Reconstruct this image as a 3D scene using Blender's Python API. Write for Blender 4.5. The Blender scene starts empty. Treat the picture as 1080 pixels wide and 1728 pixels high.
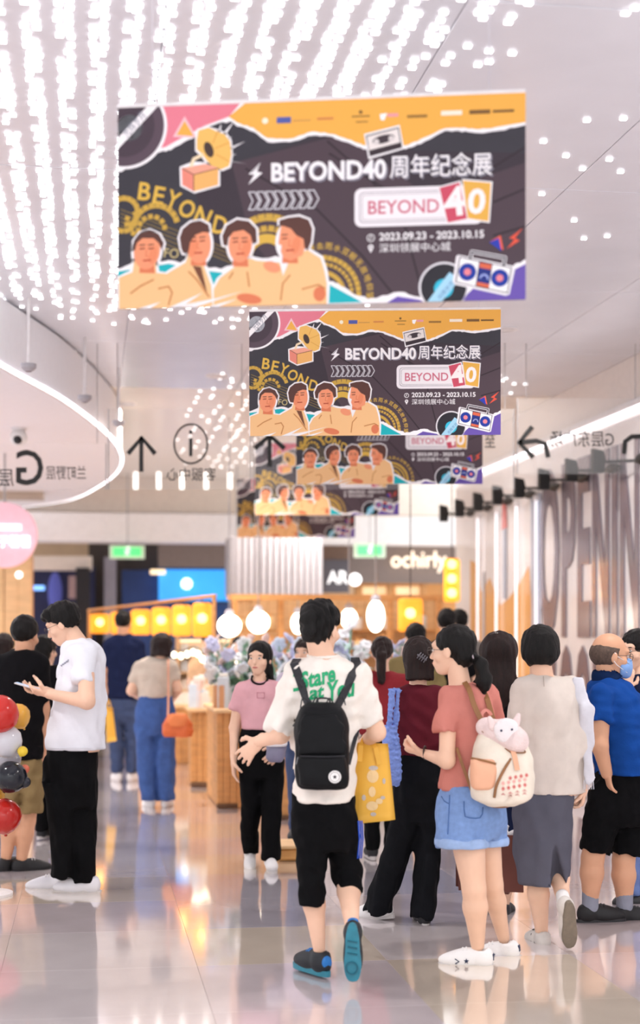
import bpy, bmesh, math, random
import numpy as np
from mathutils import Vector, Matrix
from mathutils.geometry import tessellate_polygon
from mathutils.bvhtree import BVHTree

random.seed(7); rng = np.random.default_rng(7)
SC = bpy.context.scene
COL = SC.collection
PI = math.pi

# ------------------------------------------------------------------ camera, world, lights, exposure
F = 2600.0            # focal length in pixels of the 1080 x 1728 frame
HZ = 1070.0           # horizon row
CAMH = 1.55
TH = math.atan(390.0 / F)      # the hall runs this far to the left of the view
cam_d = bpy.data.cameras.new('camera')
cam = bpy.data.objects.new('camera', cam_d); COL.objects.link(cam)
cam.location = (0, 0, CAMH); cam.rotation_euler = (PI / 2, 0, 0)
cam_d.sensor_fit = 'HORIZONTAL'; cam_d.sensor_width = 22.5
cam_d.lens = F * 22.5 / 1080.0
cam_d.shift_x = 0.0; cam_d.shift_y = (HZ - 864.0) / 1080.0
cam_d.clip_end = 200
cam_d.dof.use_dof = True; cam_d.dof.focus_distance = 8.2; cam_d.dof.aperture_fstop = 1.3
SC.camera = cam

world = bpy.data.worlds.new('daylight'); SC.world = world; world.use_nodes = True
bg = world.node_tree.nodes['Background']
bg.inputs[0].default_value = (0.97, 0.975, 1.0, 1); bg.inputs[1].default_value = 1.9

def area(name, loc, tgt, sx, sy, power, col=(1, 1, 1)):
    l = bpy.data.lights.new(name, 'AREA'); l.shape = 'RECTANGLE'; l.size = sx; l.size_y = sy
    l.energy = power; l.color = col
    o = bpy.data.objects.new(name, l); COL.objects.link(o); o.location = loc
    o.rotation_euler = (Vector(tgt) - Vector(loc)).to_track_quat('-Z', 'Y').to_euler()
    return o
area('rear_fill', (-1.0, -3.5, 5.5), (0.4, 9.0, 1.0), 8, 4, 380, (0.98, 0.98, 1.0))  # soft fill added behind the camera to light the hall evenly

SC.view_settings.view_transform = 'Standard'; SC.view_settings.look = 'None'
SC.view_settings.gamma = 1.0; SC.view_settings.use_curve_mapping = False
SC.view_settings.exposure = -0.25
SC.cycles.use_denoising = True
SC.cycles.max_bounces = 6; SC.cycles.diffuse_bounces = 3; SC.cycles.glossy_bounces = 3
SC.cycles.transmission_bounces = 6; SC.cycles.transparent_max_bounces = 12
SC.cycles.sample_clamp_indirect = 6.0; SC.cycles.caustics_reflective = False; SC.cycles.caustics_refractive = False

# ------------------------------------------------------------------ materials
def lin(c):
    if isinstance(c, str):
        c = c.lstrip('#'); c = c if len(c) == 6 else ''.join(q * 2 for q in c); c = [int(c[i:i + 2], 16) for i in (0, 2, 4)]
    out = []
    for v in c:
        v = v / 255.0
        out.append(v / 12.92 if v <= 0.04045 else ((v + 0.055) / 1.055) ** 2.4)
    return tuple(out)

_M = {}
def mat(name, col, rough=0.7, metal=0.0, var=0.06, scale=14.0, bump=0.0, bscale=60.0, emit=0.0, ecol=None,
        spec=0.5, stretch=None, alpha=1.0, trans=0.0, coat=0.0):
    if name in _M: return _M[name]
    m = bpy.data.materials.new(name); m.use_nodes = True; nt = m.node_tree; N = nt.nodes; L = nt.links
    b = N['Principled BSDF']; c = lin(col)
    b.inputs['Roughness'].default_value = rough; b.inputs['Metallic'].default_value = metal
    b.inputs['Specular IOR Level'].default_value = spec
    b.inputs['Coat Weight'].default_value = coat; b.inputs['Coat Roughness'].default_value = 0.06
    tc = N.new('ShaderNodeTexCoord'); mp = N.new('ShaderNodeMapping'); L.new(tc.outputs['Object'], mp.inputs[0])
    if stretch: mp.inputs['Scale'].default_value = stretch
    nz = N.new('ShaderNodeTexNoise'); nz.inputs['Scale'].default_value = scale; nz.inputs['Detail'].default_value = 3
    L.new(mp.outputs[0], nz.inputs['Vector'])
    rp = N.new('ShaderNodeValToRGB'); rp.color_ramp.elements[0].position = 0.3; rp.color_ramp.elements[1].position = 0.7
    rp.color_ramp.elements[0].color = (*[max(0, v * (1 - var)) for v in c], 1)
    rp.color_ramp.elements[1].color = (*[min(1, v * (1 + var)) for v in c], 1)
    L.new(nz.outputs['Fac'], rp.inputs[0]); L.new(rp.outputs[0], b.inputs['Base Color'])
    if bump:
        n2 = N.new('ShaderNodeTexNoise'); n2.inputs['Scale'].default_value = bscale; n2.inputs['Detail'].default_value = 4
        L.new(mp.outputs[0], n2.inputs['Vector'])
        bp = N.new('ShaderNodeBump'); bp.inputs['Strength'].default_value = bump; bp.inputs['Distance'].default_value = 0.01
        L.new(n2.outputs['Fac'], bp.inputs['Height']); L.new(bp.outputs[0], b.inputs['Normal'])
    if emit:
        b.inputs['Emission Color'].default_value = (*lin(ecol or col), 1); b.inputs['Emission Strength'].default_value = emit
    if trans:
        b.inputs['Transmission Weight'].default_value = trans
    if alpha < 1: b.inputs['Alpha'].default_value = alpha
    _M[name] = m
    return m

def print_mat(name, rough=0.5):
    if name in _M: return _M[name]
    m = bpy.data.materials.new(name); m.use_nodes = True; nt = m.node_tree
    b = nt.nodes['Principled BSDF']; b.inputs['Roughness'].default_value = rough
    b.inputs['Specular IOR Level'].default_value = 0.3
    a = nt.nodes.new('ShaderNodeVertexColor'); a.layer_name = 'Col'
    nt.links.new(a.outputs[0], b.inputs['Base Color']); _M[name] = m
    return m

# ------------------------------------------------------------------ geometry helpers: every one returns (V, F)
def PX(px, py, d):
    return np.array([(px - 540.0) * d / F, d, CAMH - (py - HZ) * d / F])
cT, sT = math.cos(TH), math.sin(TH)
def RW(u, v, z):
    return np.array([u * cT - v * sT, u * sT + v * cT, z])

def rotz(V, a):
    c, s = math.cos(a), math.sin(a); R = np.array([[c, -s, 0], [s, c, 0], [0, 0, 1.0]])
    return np.asarray(V) @ R.T
def rotx(V, a):
    c, s = math.cos(a), math.sin(a); R = np.array([[1.0, 0, 0], [0, c, -s], [0, s, c]])
    return np.asarray(V) @ R.T
def roty(V, a):
    c, s = math.cos(a), math.sin(a); R = np.array([[c, 0, s], [0, 1.0, 0], [-s, 0, c]])
    return np.asarray(V) @ R.T

def box(c, size, rz=0.0, bev=0.004):
    sx, sy, sz = [s / 2.0 for s in size]; b = min(bev, sx * .45, sy * .45, sz * .45)
    H = (sx, sy, sz); V = []; ix = {}
    for cx in (-1, 1):
        for cy in (-1, 1):
            for cz in (-1, 1):
                for a in range(3):
                    p = [cx * (sx - b), cy * (sy - b), cz * (sz - b)]
                    p[a] = (cx, cy, cz)[a] * H[a]
                    ix[(cx, cy, cz, a)] = len(V); V.append(p)
    Fc = []
    for a in range(3):
        o = [i for i in range(3) if i != a]
        for s in (-1, 1):
            f = []
            for (p, q) in ((-1, -1), (1, -1), (1, 1), (-1, 1)):
                k = [0, 0, 0]; k[a] = s; k[o[0]] = p; k[o[1]] = q
                f.append(ix[(*k, a)])
            Fc.append(f)
    for a in range(3):                      # edges along axis a
        o = [i for i in range(3) if i != a]
        for p in (-1, 1):
            for q in (-1, 1):
                k0 = [0, 0, 0]; k0[a] = -1; k0[o[0]] = p; k0[o[1]] = q
                k1 = list(k0); k1[a] = 1
                Fc.append([ix[(*k0, o[0])], ix[(*k1, o[0])], ix[(*k1, o[1])], ix[(*k0, o[1])]])
    for cx in (-1, 1):
        for cy in (-1, 1):
            for cz in (-1, 1):
                Fc.append([ix[(cx, cy, cz, a)] for a in range(3)])
    V = np.array(V, float); out = []
    for f in Fc:
        P = V[f]; n = np.cross(P[1] - P[0], P[2] - P[0])
        out.append(f if n @ P.mean(0) > 0 else f[::-1])
    return rotz(V, rz) + np.asarray(c, float), out

def merge(parts):
    V = []; Fs = []; n = 0
    for v, f in parts:
        V.append(np.asarray(v, float)); Fs += [[i + n for i in q] for q in f]; n += len(v)
    return np.concatenate(V), Fs

def tube(pts, r, n=8, closed=False):
    pts = [np.asarray(p, float) for p in pts]; m = len(pts)
    rs = r if hasattr(r, '__len__') else [r] * m
    V = []; Fs = []; prev = None
    for i, p in enumerate(pts):
        if closed: t = pts[(i + 1) % m] - pts[i - 1]
        else: t = pts[min(i + 1, m - 1)] - pts[max(i - 1, 0)]
        t = t / (np.linalg.norm(t) + 1e-9)
        if prev is None:
            a = np.array([0, 0, 1.0]) if abs(t[2]) < .9 else np.array([1.0, 0, 0])
            x = np.cross(a, t)
        else:
            x = prev - t * (prev @ t)
        x /= np.linalg.norm(x) + 1e-9; prev = x; y = np.cross(t, x)
        for k in range(n):
            a = 2 * PI * k / n; V.append(p + rs[i] * (math.cos(a) * x + math.sin(a) * y))
    seg = m if closed else m - 1
    for i in range(seg):
        j = (i + 1) % m
        for k in range(n):
            Fs.append([i * n + k, i * n + (k + 1) % n, j * n + (k + 1) % n, j * n + k])
    if not closed:
        Fs.append(list(range(n))[::-1]); Fs.append([(m - 1) * n + k for k in range(n)])
    return np.array(V), Fs

def lathe(prof, n=24, c=(0, 0, 0)):
    V = []; Fs = []
    for r, z in prof:
        for k in range(n):
            a = 2 * PI * k / n; V.append((r * math.cos(a), r * math.sin(a), z))
    m = len(prof)
    for i in range(m - 1):
        for k in range(n):
            Fs.append([i * n + k, i * n + (k + 1) % n, (i + 1) * n + (k + 1) % n, (i + 1) * n + k])
    Fs.append(list(range(n))[::-1]); Fs.append([(m - 1) * n + k for k in range(n)])
    return np.array(V) + np.asarray(c, float), Fs

def sphere(c, r, nu=20, nv=12):
    r = np.broadcast_to(np.asarray(r, float), 3)
    prof = [(max(math.sin(PI * i / nv), 1e-3), -math.cos(PI * i / nv)) for i in range(nv + 1)]
    V, Fs = lathe(prof, nu)
    return V * r + np.asarray(c, float), Fs

def prism(pts2, depth, plane='xz', at=0.0):
    """extruded polygon: pts2 in the x/z plane, thickness along y from at to at+depth"""
    n = len(pts2); ar = sum(pts2[i][0] * pts2[(i + 1) % n][1] - pts2[(i + 1) % n][0] * pts2[i][1] for i in range(n))
    if ar < 0: pts2 = pts2[::-1]
    V = [(p[0], at, p[1]) for p in pts2] + [(p[0], at + depth, p[1]) for p in pts2]
    tr = tessellate_polygon([[Vector((p[0], p[1], 0)) for p in pts2]])
    Fs = []
    for t in tr:
        a, b, c = [Vector((*pts2[i], 0)) for i in t]
        t = list(t) if (b - a).cross(c - a).z > 0 else list(t)[::-1]
        Fs.append(t); Fs.append([i + n for i in t[::-1]])
    for i in range(n):
        j = (i + 1) % n; Fs.append([j, i, i + n, j + n])
    return np.array(V, float), Fs

def ribbon(pts, nrm, w, th):
    """flat strap along pts with surface normals nrm"""
    pts = [np.asarray(p, float) for p in pts]; V = []; Fs = []
    m = len(pts); ws = w if hasattr(w, '__len__') else [w] * m
    for i, p in enumerate(pts):
        t = pts[min(i + 1, m - 1)] - pts[max(i - 1, 0)]; t /= np.linalg.norm(t) + 1e-9
        n = np.asarray(nrm[i], float); n = n - t * (n @ t); n /= np.linalg.norm(n) + 1e-9
        s = np.cross(t, n)
        for a, b in ((-1, 0), (1, 0), (1, 1), (-1, 1)):
            V.append(p + s * a * ws[i] / 2 + n * b * th)
    for i in range(m - 1):
        for k in range(4):
            Fs.append([i * 4 + k, i * 4 + (k + 1) % 4, i * 4 + 4 + (k + 1) % 4, i * 4 + 4 + k][::-1])
    Fs.append([0, 1, 2, 3]); Fs.append([m * 4 - 1, m * 4 - 2, m * 4 - 3, m * 4 - 4])
    return np.array(V), Fs

def spline(pts, n=8):
    """Catmull-Rom through the points"""
    P = [np.asarray(p, float) for p in pts]; P = [2 * P[0] - P[1]] + P + [2 * P[-1] - P[-2]]; out = []
    for i in range(1, len(P) - 2):
        for k in range(n):
            t = k / n
            out.append(.5 * ((2 * P[i]) + (-P[i - 1] + P[i + 1]) * t + (2 * P[i - 1] - 5 * P[i] + 4 * P[i + 1] - P[i + 2]) * t * t
                             + (-P[i - 1] + 3 * P[i] - 3 * P[i + 1] + P[i + 2]) * t ** 3))
    out.append(P[-2]); return out

def mesh_from(name, V, Fs, m=None, smooth=False):
    me = bpy.data.meshes.new(name)
    V = np.asarray(V, np.float32)
    if isinstance(Fs, np.ndarray):
        nf, k = Fs.shape
        me.vertices.add(len(V)); me.vertices.foreach_set('co', V.ravel())
        me.loops.add(nf * k); me.loops.foreach_set('vertex_index', Fs.ravel().astype(np.int32))
        me.polygons.add(nf); me.polygons.foreach_set('loop_start', np.arange(0, nf * k, k, dtype=np.int32))
        me.update(calc_edges=True)
    else:
        me.from_pydata(V.tolist(), [], Fs); me.update()
    if smooth: me.polygons.foreach_set('use_smooth', [True] * len(me.polygons))
    if m: me.materials.append(m)
    return me

PM = {}      # object name -> world matrix of things (kept by hand: the depsgraph is not updated yet)
def tag(o, label=None, cat=None, group=None, kind=None):
    if label: o['label'] = label
    if cat: o['category'] = cat
    if group: o['group'] = group
    if kind: o['kind'] = kind
    return o

def thing(name, label, cat, loc, rz=0.0, group=None):
    o = bpy.data.objects.new(name, None); COL.objects.link(o); o.empty_display_size = .1
    o.location = tuple(loc); o.rotation_euler = (0, 0, rz)
    PM[o.name] = Matrix.Translation(Vector(loc)) @ Matrix.Rotation(rz, 4, 'Z')
    return tag(o, label, cat, group)

def put(name, VF, m, parent=None, smooth=False, label=None, cat=None, group=None, kind=None, rz=0.0, local=False):
    """one mesh object from world coordinates; a part when parent is given (local=True: VF is in the parent's frame already)"""
    V, Fs = VF; V = np.asarray(V, float)
    if parent is not None:
        if not local:
            M = np.array(PM[parent.name].inverted()); V = V @ M[:3, :3].T + M[:3, 3]
        Mx = Matrix.Identity(4)
    else:
        org = np.array([(V[:, 0].min() + V[:, 0].max()) / 2, (V[:, 1].min() + V[:, 1].max()) / 2, V[:, 2].min()])
        V = rotz(V - org, -rz); Mx = Matrix.Translation(Vector(org)) @ Matrix.Rotation(rz, 4, 'Z')
    o = bpy.data.objects.new(name, mesh_from(name, V, Fs, m, smooth)); COL.objects.link(o)
    if parent is not None:
        o.parent = parent; PM[o.name] = PM[parent.name]
    else:
        o.matrix_world = Mx; PM[o.name] = Mx
    return tag(o, label, cat, group, kind)

def copy_tree(o, loc=None, rz=None, parent=None):
    c = o.copy(); COL.objects.link(c)
    if parent is not None: c.parent = parent
    if loc is not None: c.location = tuple(loc)
    if rz is not None: c.rotation_euler = (0, 0, rz)
    PM[c.name] = Matrix.Translation(c.location) @ Matrix.Rotation(c.rotation_euler[2], 4, 'Z')
    for ch in list(o.children): copy_tree(ch, parent=c)
    return c

_txt = {}
def text_mesh(s, bold=0.0):
    """triangulated lettering: V (N,2) in em units, triangles, width"""
    key = (s, bold)
    if key in _txt: return _txt[key]
    cu = bpy.data.curves.new('lettering', 'FONT'); cu.body = s; cu.resolution_u = 3; cu.offset = bold
    o = bpy.data.objects.new('lettering', cu); COL.objects.link(o)
    me = bpy.data.meshes.new_from_object(o.evaluated_get(bpy.context.evaluated_depsgraph_get()))
    me.calc_loop_triangles()
    V = np.array([v.co[:2] for v in me.vertices]).reshape(-1, 2); T = [list(t.vertices) for t in me.loop_triangles]
    bpy.data.objects.remove(o); bpy.data.curves.remove(cu); bpy.data.meshes.remove(me)
    _txt[key] = (V, T); return V, T

def text_fit(s, x0, x1, y0, y1, bold=0.0, mirror=False):
    V, T = text_mesh(s, bold)
    lo, hi = V.min(0), V.max(0)
    U = (V - lo) / (hi - lo)
    if mirror: U[:, 0] = 1 - U[:, 0]
    return np.stack([x0 + U[:, 0] * (x1 - x0), y0 + U[:, 1] * (y1 - y0)], 1), T

def solid_text(V2, T, depth):
    """lettering with thickness in the local x/z plane facing -y"""
    n = len(V2); V = np.zeros((2 * n, 3)); V[:n, 0] = V2[:, 0]; V[:n, 2] = V2[:, 1]; V[n:] = V[:n]; V[n:, 1] = depth
    Fs = []; E = {}
    for t in T:
        a, b, c = V2[t[0]], V2[t[1]], V2[t[2]]
        if (b[0] - a[0]) * (c[1] - a[1]) - (b[1] - a[1]) * (c[0] - a[0]) < 0: t = t[::-1]
        Fs.append(list(t)); Fs.append([i + n for i in t[::-1]])
        for i in range(3): E[(t[i], t[(i + 1) % 3])] = 1
    for (i, j) in E:
        if (j, i) not in E: Fs.append([j, i, i + n, j + n])
    return V, Fs

# ------------------------------------------------------------------ implicit surfaces (bodies, clothes, bags)
class Grid:
    def __init__(s, lo, hi, h):
        s.h = h; s.lo = np.asarray(lo, float); n = np.ceil((np.asarray(hi) - s.lo) / h).astype(int) + 2
        s.ax = [(s.lo[i] + h * np.arange(n[i])).astype(np.float32) for i in range(3)]
        s.D = np.full(n, 1.0, np.float32)
    def block(s, lo, hi, m):
        r = []
        for i in range(3):
            a = int(np.searchsorted(s.ax[i], lo[i] - m)); b = int(np.searchsorted(s.ax[i], hi[i] + m)); r.append(slice(a, b))
        return tuple(r)
    def co(s, b): return s.ax[0][b[0]][:, None, None], s.ax[1][b[1]][None, :, None], s.ax[2][b[2]][None, None, :]
    def add(s, prim, k=0.0):
        lo, hi, fn = prim; b = s.block(lo, hi, max(.02, 1.6 * k, 2.5 * s.h)); A = s.D[b]
        if A.size == 0: return
        d = fn(*s.co(b))
        if k > 0:
            h = np.clip(.5 + .5 * (A - d) / k, 0, 1); s.D[b] = A + (d - A) * h - k * h * (1 - h)
        else: s.D[b] = np.minimum(A, d)
    def sub(s, prim, k=0.0):
        lo, hi, fn = prim; b = s.block(lo, hi, .03); A = s.D[b]
        if A.size: s.D[b] = np.maximum(A, -fn(*s.co(b)))
    def folds(s, amp, seed, wl=(.06, .16), zbias=0.6):
        if amp <= 0: return
        g = np.random.default_rng(seed); X, Y, Z = s.ax[0][:, None, None], s.ax[1][None, :, None], s.ax[2][None, None, :]
        T = 0
        for i in range(5):
            v = g.normal(size=3); v[2] *= zbias; v *= 2 * PI / g.uniform(*wl) / np.linalg.norm(v)
            w = g.normal(size=3); w *= 2 * PI / .22 / np.linalg.norm(w)
            T = T + np.sin(v[0] * X + v[1] * Y + v[2] * Z + g.uniform(0, 6) + 1.6 * np.sin(w[0] * X + w[1] * Y + w[2] * Z)) / 2.4
        s.D += (amp * T).astype(np.float32)
    def mesh(s):
        D = s.D; S = D < 0
        def sh(A, i, j, k):
            n = A.shape; return A[i:n[0] - 1 + i, j:n[1] - 1 + j, k:n[2] - 1 + k]
        cnt = sum(sh(S, i, j, k).astype(np.int8) for i in (0, 1) for j in (0, 1) for k in (0, 1))
        act = (cnt > 0) & (cnt < 8); I = np.argwhere(act); M = len(I)
        if M == 0: return np.zeros((0, 3)), np.zeros((0, 4), int)
        idx = np.full(act.shape, -1, np.int32); idx[act] = np.arange(M)
        offs = [(i, j, k) for i in (0, 1) for j in (0, 1) for k in (0, 1)]
        val = {o: D[I[:, 0] + o[0], I[:, 1] + o[1], I[:, 2] + o[2]] for o in offs}
        acc = np.zeros((M, 3)); n = np.zeros(M)
        for o in offs:
            for a in range(3):
                if o[a] == 0:
                    p = list(o); p[a] = 1; v0, v1 = val[o], val[tuple(p)]
                    cr = (v0 < 0) != (v1 < 0); t = v0 / np.where(cr, v0 - v1, 1)
                    for q in range(3):
                        acc[:, q] += np.where(cr, o[q] + (t if q == a else 0), 0)
                    n += cr
        V = s.lo + (I + acc / n[:, None]) * s.h
        Q = []
        for a in range(3):
            b, c = (a + 1) % 3, (a + 2) % 3
            sl0 = [slice(1, -1)] * 3; sl1 = [slice(1, -1)] * 3
            sl0[a] = slice(0, -1); sl1[a] = slice(1, None)
            A0, A1 = S[tuple(sl0)], S[tuple(sl1)]
            for flip in (False, True):
                E = np.argwhere((A0 & ~A1) if not flip else (~A0 & A1))
                if len(E) == 0: continue
                E = E + np.array([0 if q == a else 1 for q in range(3)])
                def g(db, dc):
                    e = E.copy(); e[:, b] -= db; e[:, c] -= dc; return idx[e[:, 0], e[:, 1], e[:, 2]]
                q = np.stack([g(1, 1), g(0, 1), g(0, 0), g(1, 0)], 1)
                Q.append(q[:, ::-1] if flip else q)
        Q = np.concatenate(Q); Q = Q[(Q >= 0).all(1)]
        return V, Q

def build(prims, h, folds=0.0, seed=1, subs=(), wl=(.06, .16), zbias=.6, relax=1, hem=None):
    """prims: (prim, k) pairs -> smooth union -> mesh"""
    lo = np.min([p[0][0] for p in prims], 0) - 3 * h - .01; hi = np.max([p[0][1] for p in prims], 0) + 3 * h + .01
    g = Grid(lo, hi, h)
    for p, k in prims: g.add(p, k)
    g.folds(folds, seed, wl, zbias)
    for p in subs: g.sub(p)
    if hem is not None: g.D = np.maximum(g.D, (hem - g.ax[2])[None, None, :].astype(np.float32))
    V, Q = g.mesh()
    for _ in range(relax):          # one light Laplacian pass
        acc = np.zeros_like(V); n = np.zeros(len(V))
        for i in range(4):
            a, b = Q[:, i], Q[:, (i + 1) % 4]
            np.add.at(acc, a, V[b]); np.add.at(n, a, 1)
        n[n == 0] = 1
        V = .55 * V + .45 * acc / n[:, None]
    return V, Q

def cone(a, b, ra, rb, flat=None, clip=False, clip0=False):
    a = np.asarray(a, float); b = np.asarray(b, float); ab = b - a; L2 = float(ab @ ab) + 1e-9; L = math.sqrt(L2); r = max(ra, rb)
    def fn(X, Y, Z):
        x, y, z = X - a[0], Y - a[1], Z - a[2]
        tr = (x * ab[0] + y * ab[1] + z * ab[2]) / L2; t = np.clip(tr, 0, 1)
        qx, qy, qz = x - t * ab[0], y - t * ab[1], z - t * ab[2]
        q2 = qx * qx + qy * qy + qz * qz
        if flat is not None:
            nv, s = flat; w = qx * nv[0] + qy * nv[1] + qz * nv[2]; q2 = q2 + w * w * (1 / (s * s) - 1)
        d = np.sqrt(q2) - (ra + (rb - ra) * t)
        if clip: d = np.maximum(d, (tr - 1) * L)
        if clip0: d = np.maximum(d, -tr * L)
        return d
    return np.minimum(a, b) - r, np.maximum(a, b) + r, fn

def ell(c, r, R=None):
    c = np.asarray(c, float); r = np.broadcast_to(np.asarray(r, float), 3)
    rm = r.max() if R is not None else r
    def fn(X, Y, Z):
        x, y, z = X - c[0], Y - c[1], Z - c[2]
        if R is not None:
            x, y, z = (R[0, 0] * x + R[1, 0] * y + R[2, 0] * z, R[0, 1] * x + R[1, 1] * y + R[2, 1] * z, R[0, 2] * x + R[1, 2] * y + R[2, 2] * z)
        return (np.sqrt((x / r[0]) ** 2 + (y / r[1]) ** 2 + (z / r[2]) ** 2) - 1) * float(r.min())
    return c - rm, c + rm, fn

def loft(zs, cx, cy, a, b, n=2.0, yaw=0.0):
    zs = np.asarray(zs, float); o = np.argsort(zs); zs = zs[o]
    arr = [np.asarray(q, float)[o] for q in (cx, cy, a, b)]
    def pch(q, z):
        m = np.gradient(q, zs); i = np.clip(np.searchsorted(zs, z) - 1, 0, len(zs) - 2); h = zs[i + 1] - zs[i]
        t = np.clip((z - zs[i]) / h, 0, 1); sl = (q[i + 1] - q[i]) / h
        m0 = np.where(m[i] * sl <= 0, 0, np.sign(sl) * np.minimum(abs(m[i]), 3 * abs(sl)))
        m1 = np.where(m[i + 1] * sl <= 0, 0, np.sign(sl) * np.minimum(abs(m[i + 1]), 3 * abs(sl)))
        return (2 * t ** 3 - 3 * t * t + 1) * q[i] + (t ** 3 - 2 * t * t + t) * h * m0 + (-2 * t ** 3 + 3 * t * t) * q[i + 1] + (t ** 3 - t * t) * h * m1
    amax = float(max(arr[2].max(), arr[3].max())); bmin = float(min(arr[2].min(), arr[3].min()))
    def fn(X, Y, Z):
        z = Z.ravel().astype(float); CX, CY, A, B = [pch(q, z)[None, None, :].astype(np.float32) for q in arr]
        x, y = X - CX, Y - CY
        if yaw:
            c_, s_ = math.cos(yaw), math.sin(yaw); x, y = x * c_ + y * s_, -x * s_ + y * c_
        if n == 2.0: q = np.sqrt((x / A) ** 2 + (y / B) ** 2)
        else: q = (np.abs(x / A) ** n + np.abs(y / B) ** n) ** (1 / n)
        d = (q - 1) * np.minimum(A, B)
        return np.maximum(np.maximum(d, Z - zs[-1]), zs[0] - Z)
    e = (arr[2] if not yaw else np.maximum(arr[2], arr[3])); f_ = (arr[3] if not yaw else e)
    lo = np.array([(arr[0] - e).min(), (arr[1] - f_).min(), zs[0]]); hi = np.array([(arr[0] + e).max(), (arr[1] + f_).max(), zs[-1]])
    return lo, hi, fn

def halfplane(prim, pt, nrm):
    """the prim kept only where (p - pt).nrm < 0"""
    lo, hi, f0 = prim; pt = np.asarray(pt, float); nv = np.asarray(nrm, float); nv = nv / np.linalg.norm(nv)
    return lo, hi, lambda X, Y, Z: np.maximum(f0(X, Y, Z), (X - pt[0]) * nv[0] + (Y - pt[1]) * nv[1] + (Z - pt[2]) * nv[2])

# ------------------------------------------------------------------ the setting: floor, ceiling, walls
FLOOR_COLS = ['#e3d9d9', '#ddd0d2', '#c9c2ca', '#e2d3c2', '#d6c5c4']
def floor_mat(i):
    return mat('polished_stone_%d' % i, FLOOR_COLS[i], rough=0.11, var=0.05, scale=3.0, spec=0.6, coat=1.0)
grout = mat('grout', '#d2c7c8', rough=.4)
fl = put('floor', box(RW(-2.2, 16, -.06), (14.0, 33, .08), TH, .002), grout, kind='structure', rz=TH,
         label='polished pale stone floor with large square tiles reflecting the hall')
T = .9
tile_me = []
for i in range(5):
    V, Fs = box((0, 0, 0), (T - .0009, T - .0009, .02), 0, .0004); tile_me.append(mesh_from('tile', V, Fs, floor_mat(i)))
fi = PM[fl.name].inverted()
nt = 0
for iv in range(3, 28):
    for iu in range(-8, 6):
        u, v = (iu + .5) * T - .4, (iv + .5) * T
        w = RW(u, v, -.01)
        if abs(w[0]) > .222 * w[1] + .7 or nt >= 300 or u > 4.3: continue
        o = bpy.data.objects.new('tile', tile_me[int(rng.choice([0, 0, 1, 1, 2, 3, 4]))]); COL.objects.link(o); o.parent = fl
        o.matrix_local = fi @ (Matrix.Translation(Vector(w)) @ Matrix.Rotation(TH, 4, 'Z')); nt += 1
parts = []
for iv in range(3, 36):
    for iu in range(-10, 6):
        u, v = (iu + .5) * T - .4, (iv + .5) * T
        w = RW(u, v, -.012)
        if u > 4.3 or (abs(w[0]) <= .222 * w[1] + .7 and iv < 28): continue
        parts.append(box(w, (T - .0009, T - .0009, .02), TH, .0004))
put('outer_tiles', merge(parts), floor_mat(1), fl, kind='stuff')

ceil_m = mat('ceiling_panel', '#e9eaf1', rough=.24, var=.03, scale=2.0, spec=.5)
ceil_b = mat('ceiling_backing', '#cfccd2', rough=.6)
ce = put('ceiling', box(RW(.3, 14.5, 4.08), (9.2, 30, .12), TH, .002), ceil_b, kind='structure', rz=TH,
         label='glossy pale grey panelled hall ceiling')
cV, cF = box((0, 0, 0), (1.146, 2.392, .02), 0, .003); cme = mesh_from('ceiling_panel', cV, cF, ceil_m)
cme2 = mesh_from('ceiling_panel', cV, cF, mat('warm_lit_ceiling_panel', '#fbf2e8', rough=.3, var=.03, scale=2.0))  # far panels: warm light on the ceiling is put into a cream colour
ci = PM[ce.name].inverted()
for iu in range(-4, 4):
    for iv in range(0, 11):
        o = bpy.data.objects.new('ceiling_panel', cme if iv < 6 else cme2); COL.objects.link(o); o.parent = ce
        o.matrix_local = ci @ (Matrix.Translation(Vector(RW(.3 + (iu + .5) * 1.15, (iv + .5) * 2.4 + 1.0, 4.01))) @ Matrix.Rotation(TH, 4, 'Z'))

# lowered ceiling on the left with a curved lit edge
edge = [np.array(p) for p in ((-2.75, -1), (-2.7, 4.0), (-2.5, 8.5), (-2.3, 11.1), (-2.12, 12.8), (-2.06, 14.9), (-2.14, 16.6), (-2.40, 18.3), (-2.9, 20.2), (-3.6, 22.2), (-4.6, 23.6))]
ed = spline(edge, 6)
soff_m = mat('soffit_plaster', '#f8f7fb', rough=.5, var=.02)
poly = [tuple(p) for p in ed] + [(-9, 23.6), (-9, -1)]
V, Fs = prism(poly, .48)
V = np.stack([V[:, 0], V[:, 2], 3.5 + V[:, 1]], 1); Fs = [f[::-1] for f in Fs]
put('trim_1', (V, Fs), soff_m, kind='structure', label='lowered white ceiling with a curved edge on the left')
led = mat('white_led', '#ffffff', emit=5.0, ecol='#fbf7ff', var=0)
seg = [(*p, 3.494) for p in ed[12:]]
ls = thing('curved_light_strip', 'curved white light line along the lowered ceiling edge on the left', 'light strip', seg[0][:2] + (3.49,))
put('housing', tube([(x - .03, y, 3.502) for x, y, z in seg], .026, 8), mat('white_trim', '#eeeaea', rough=.4), ls)
put('diffuser', tube(seg, .017, 8), led, ls)

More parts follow.
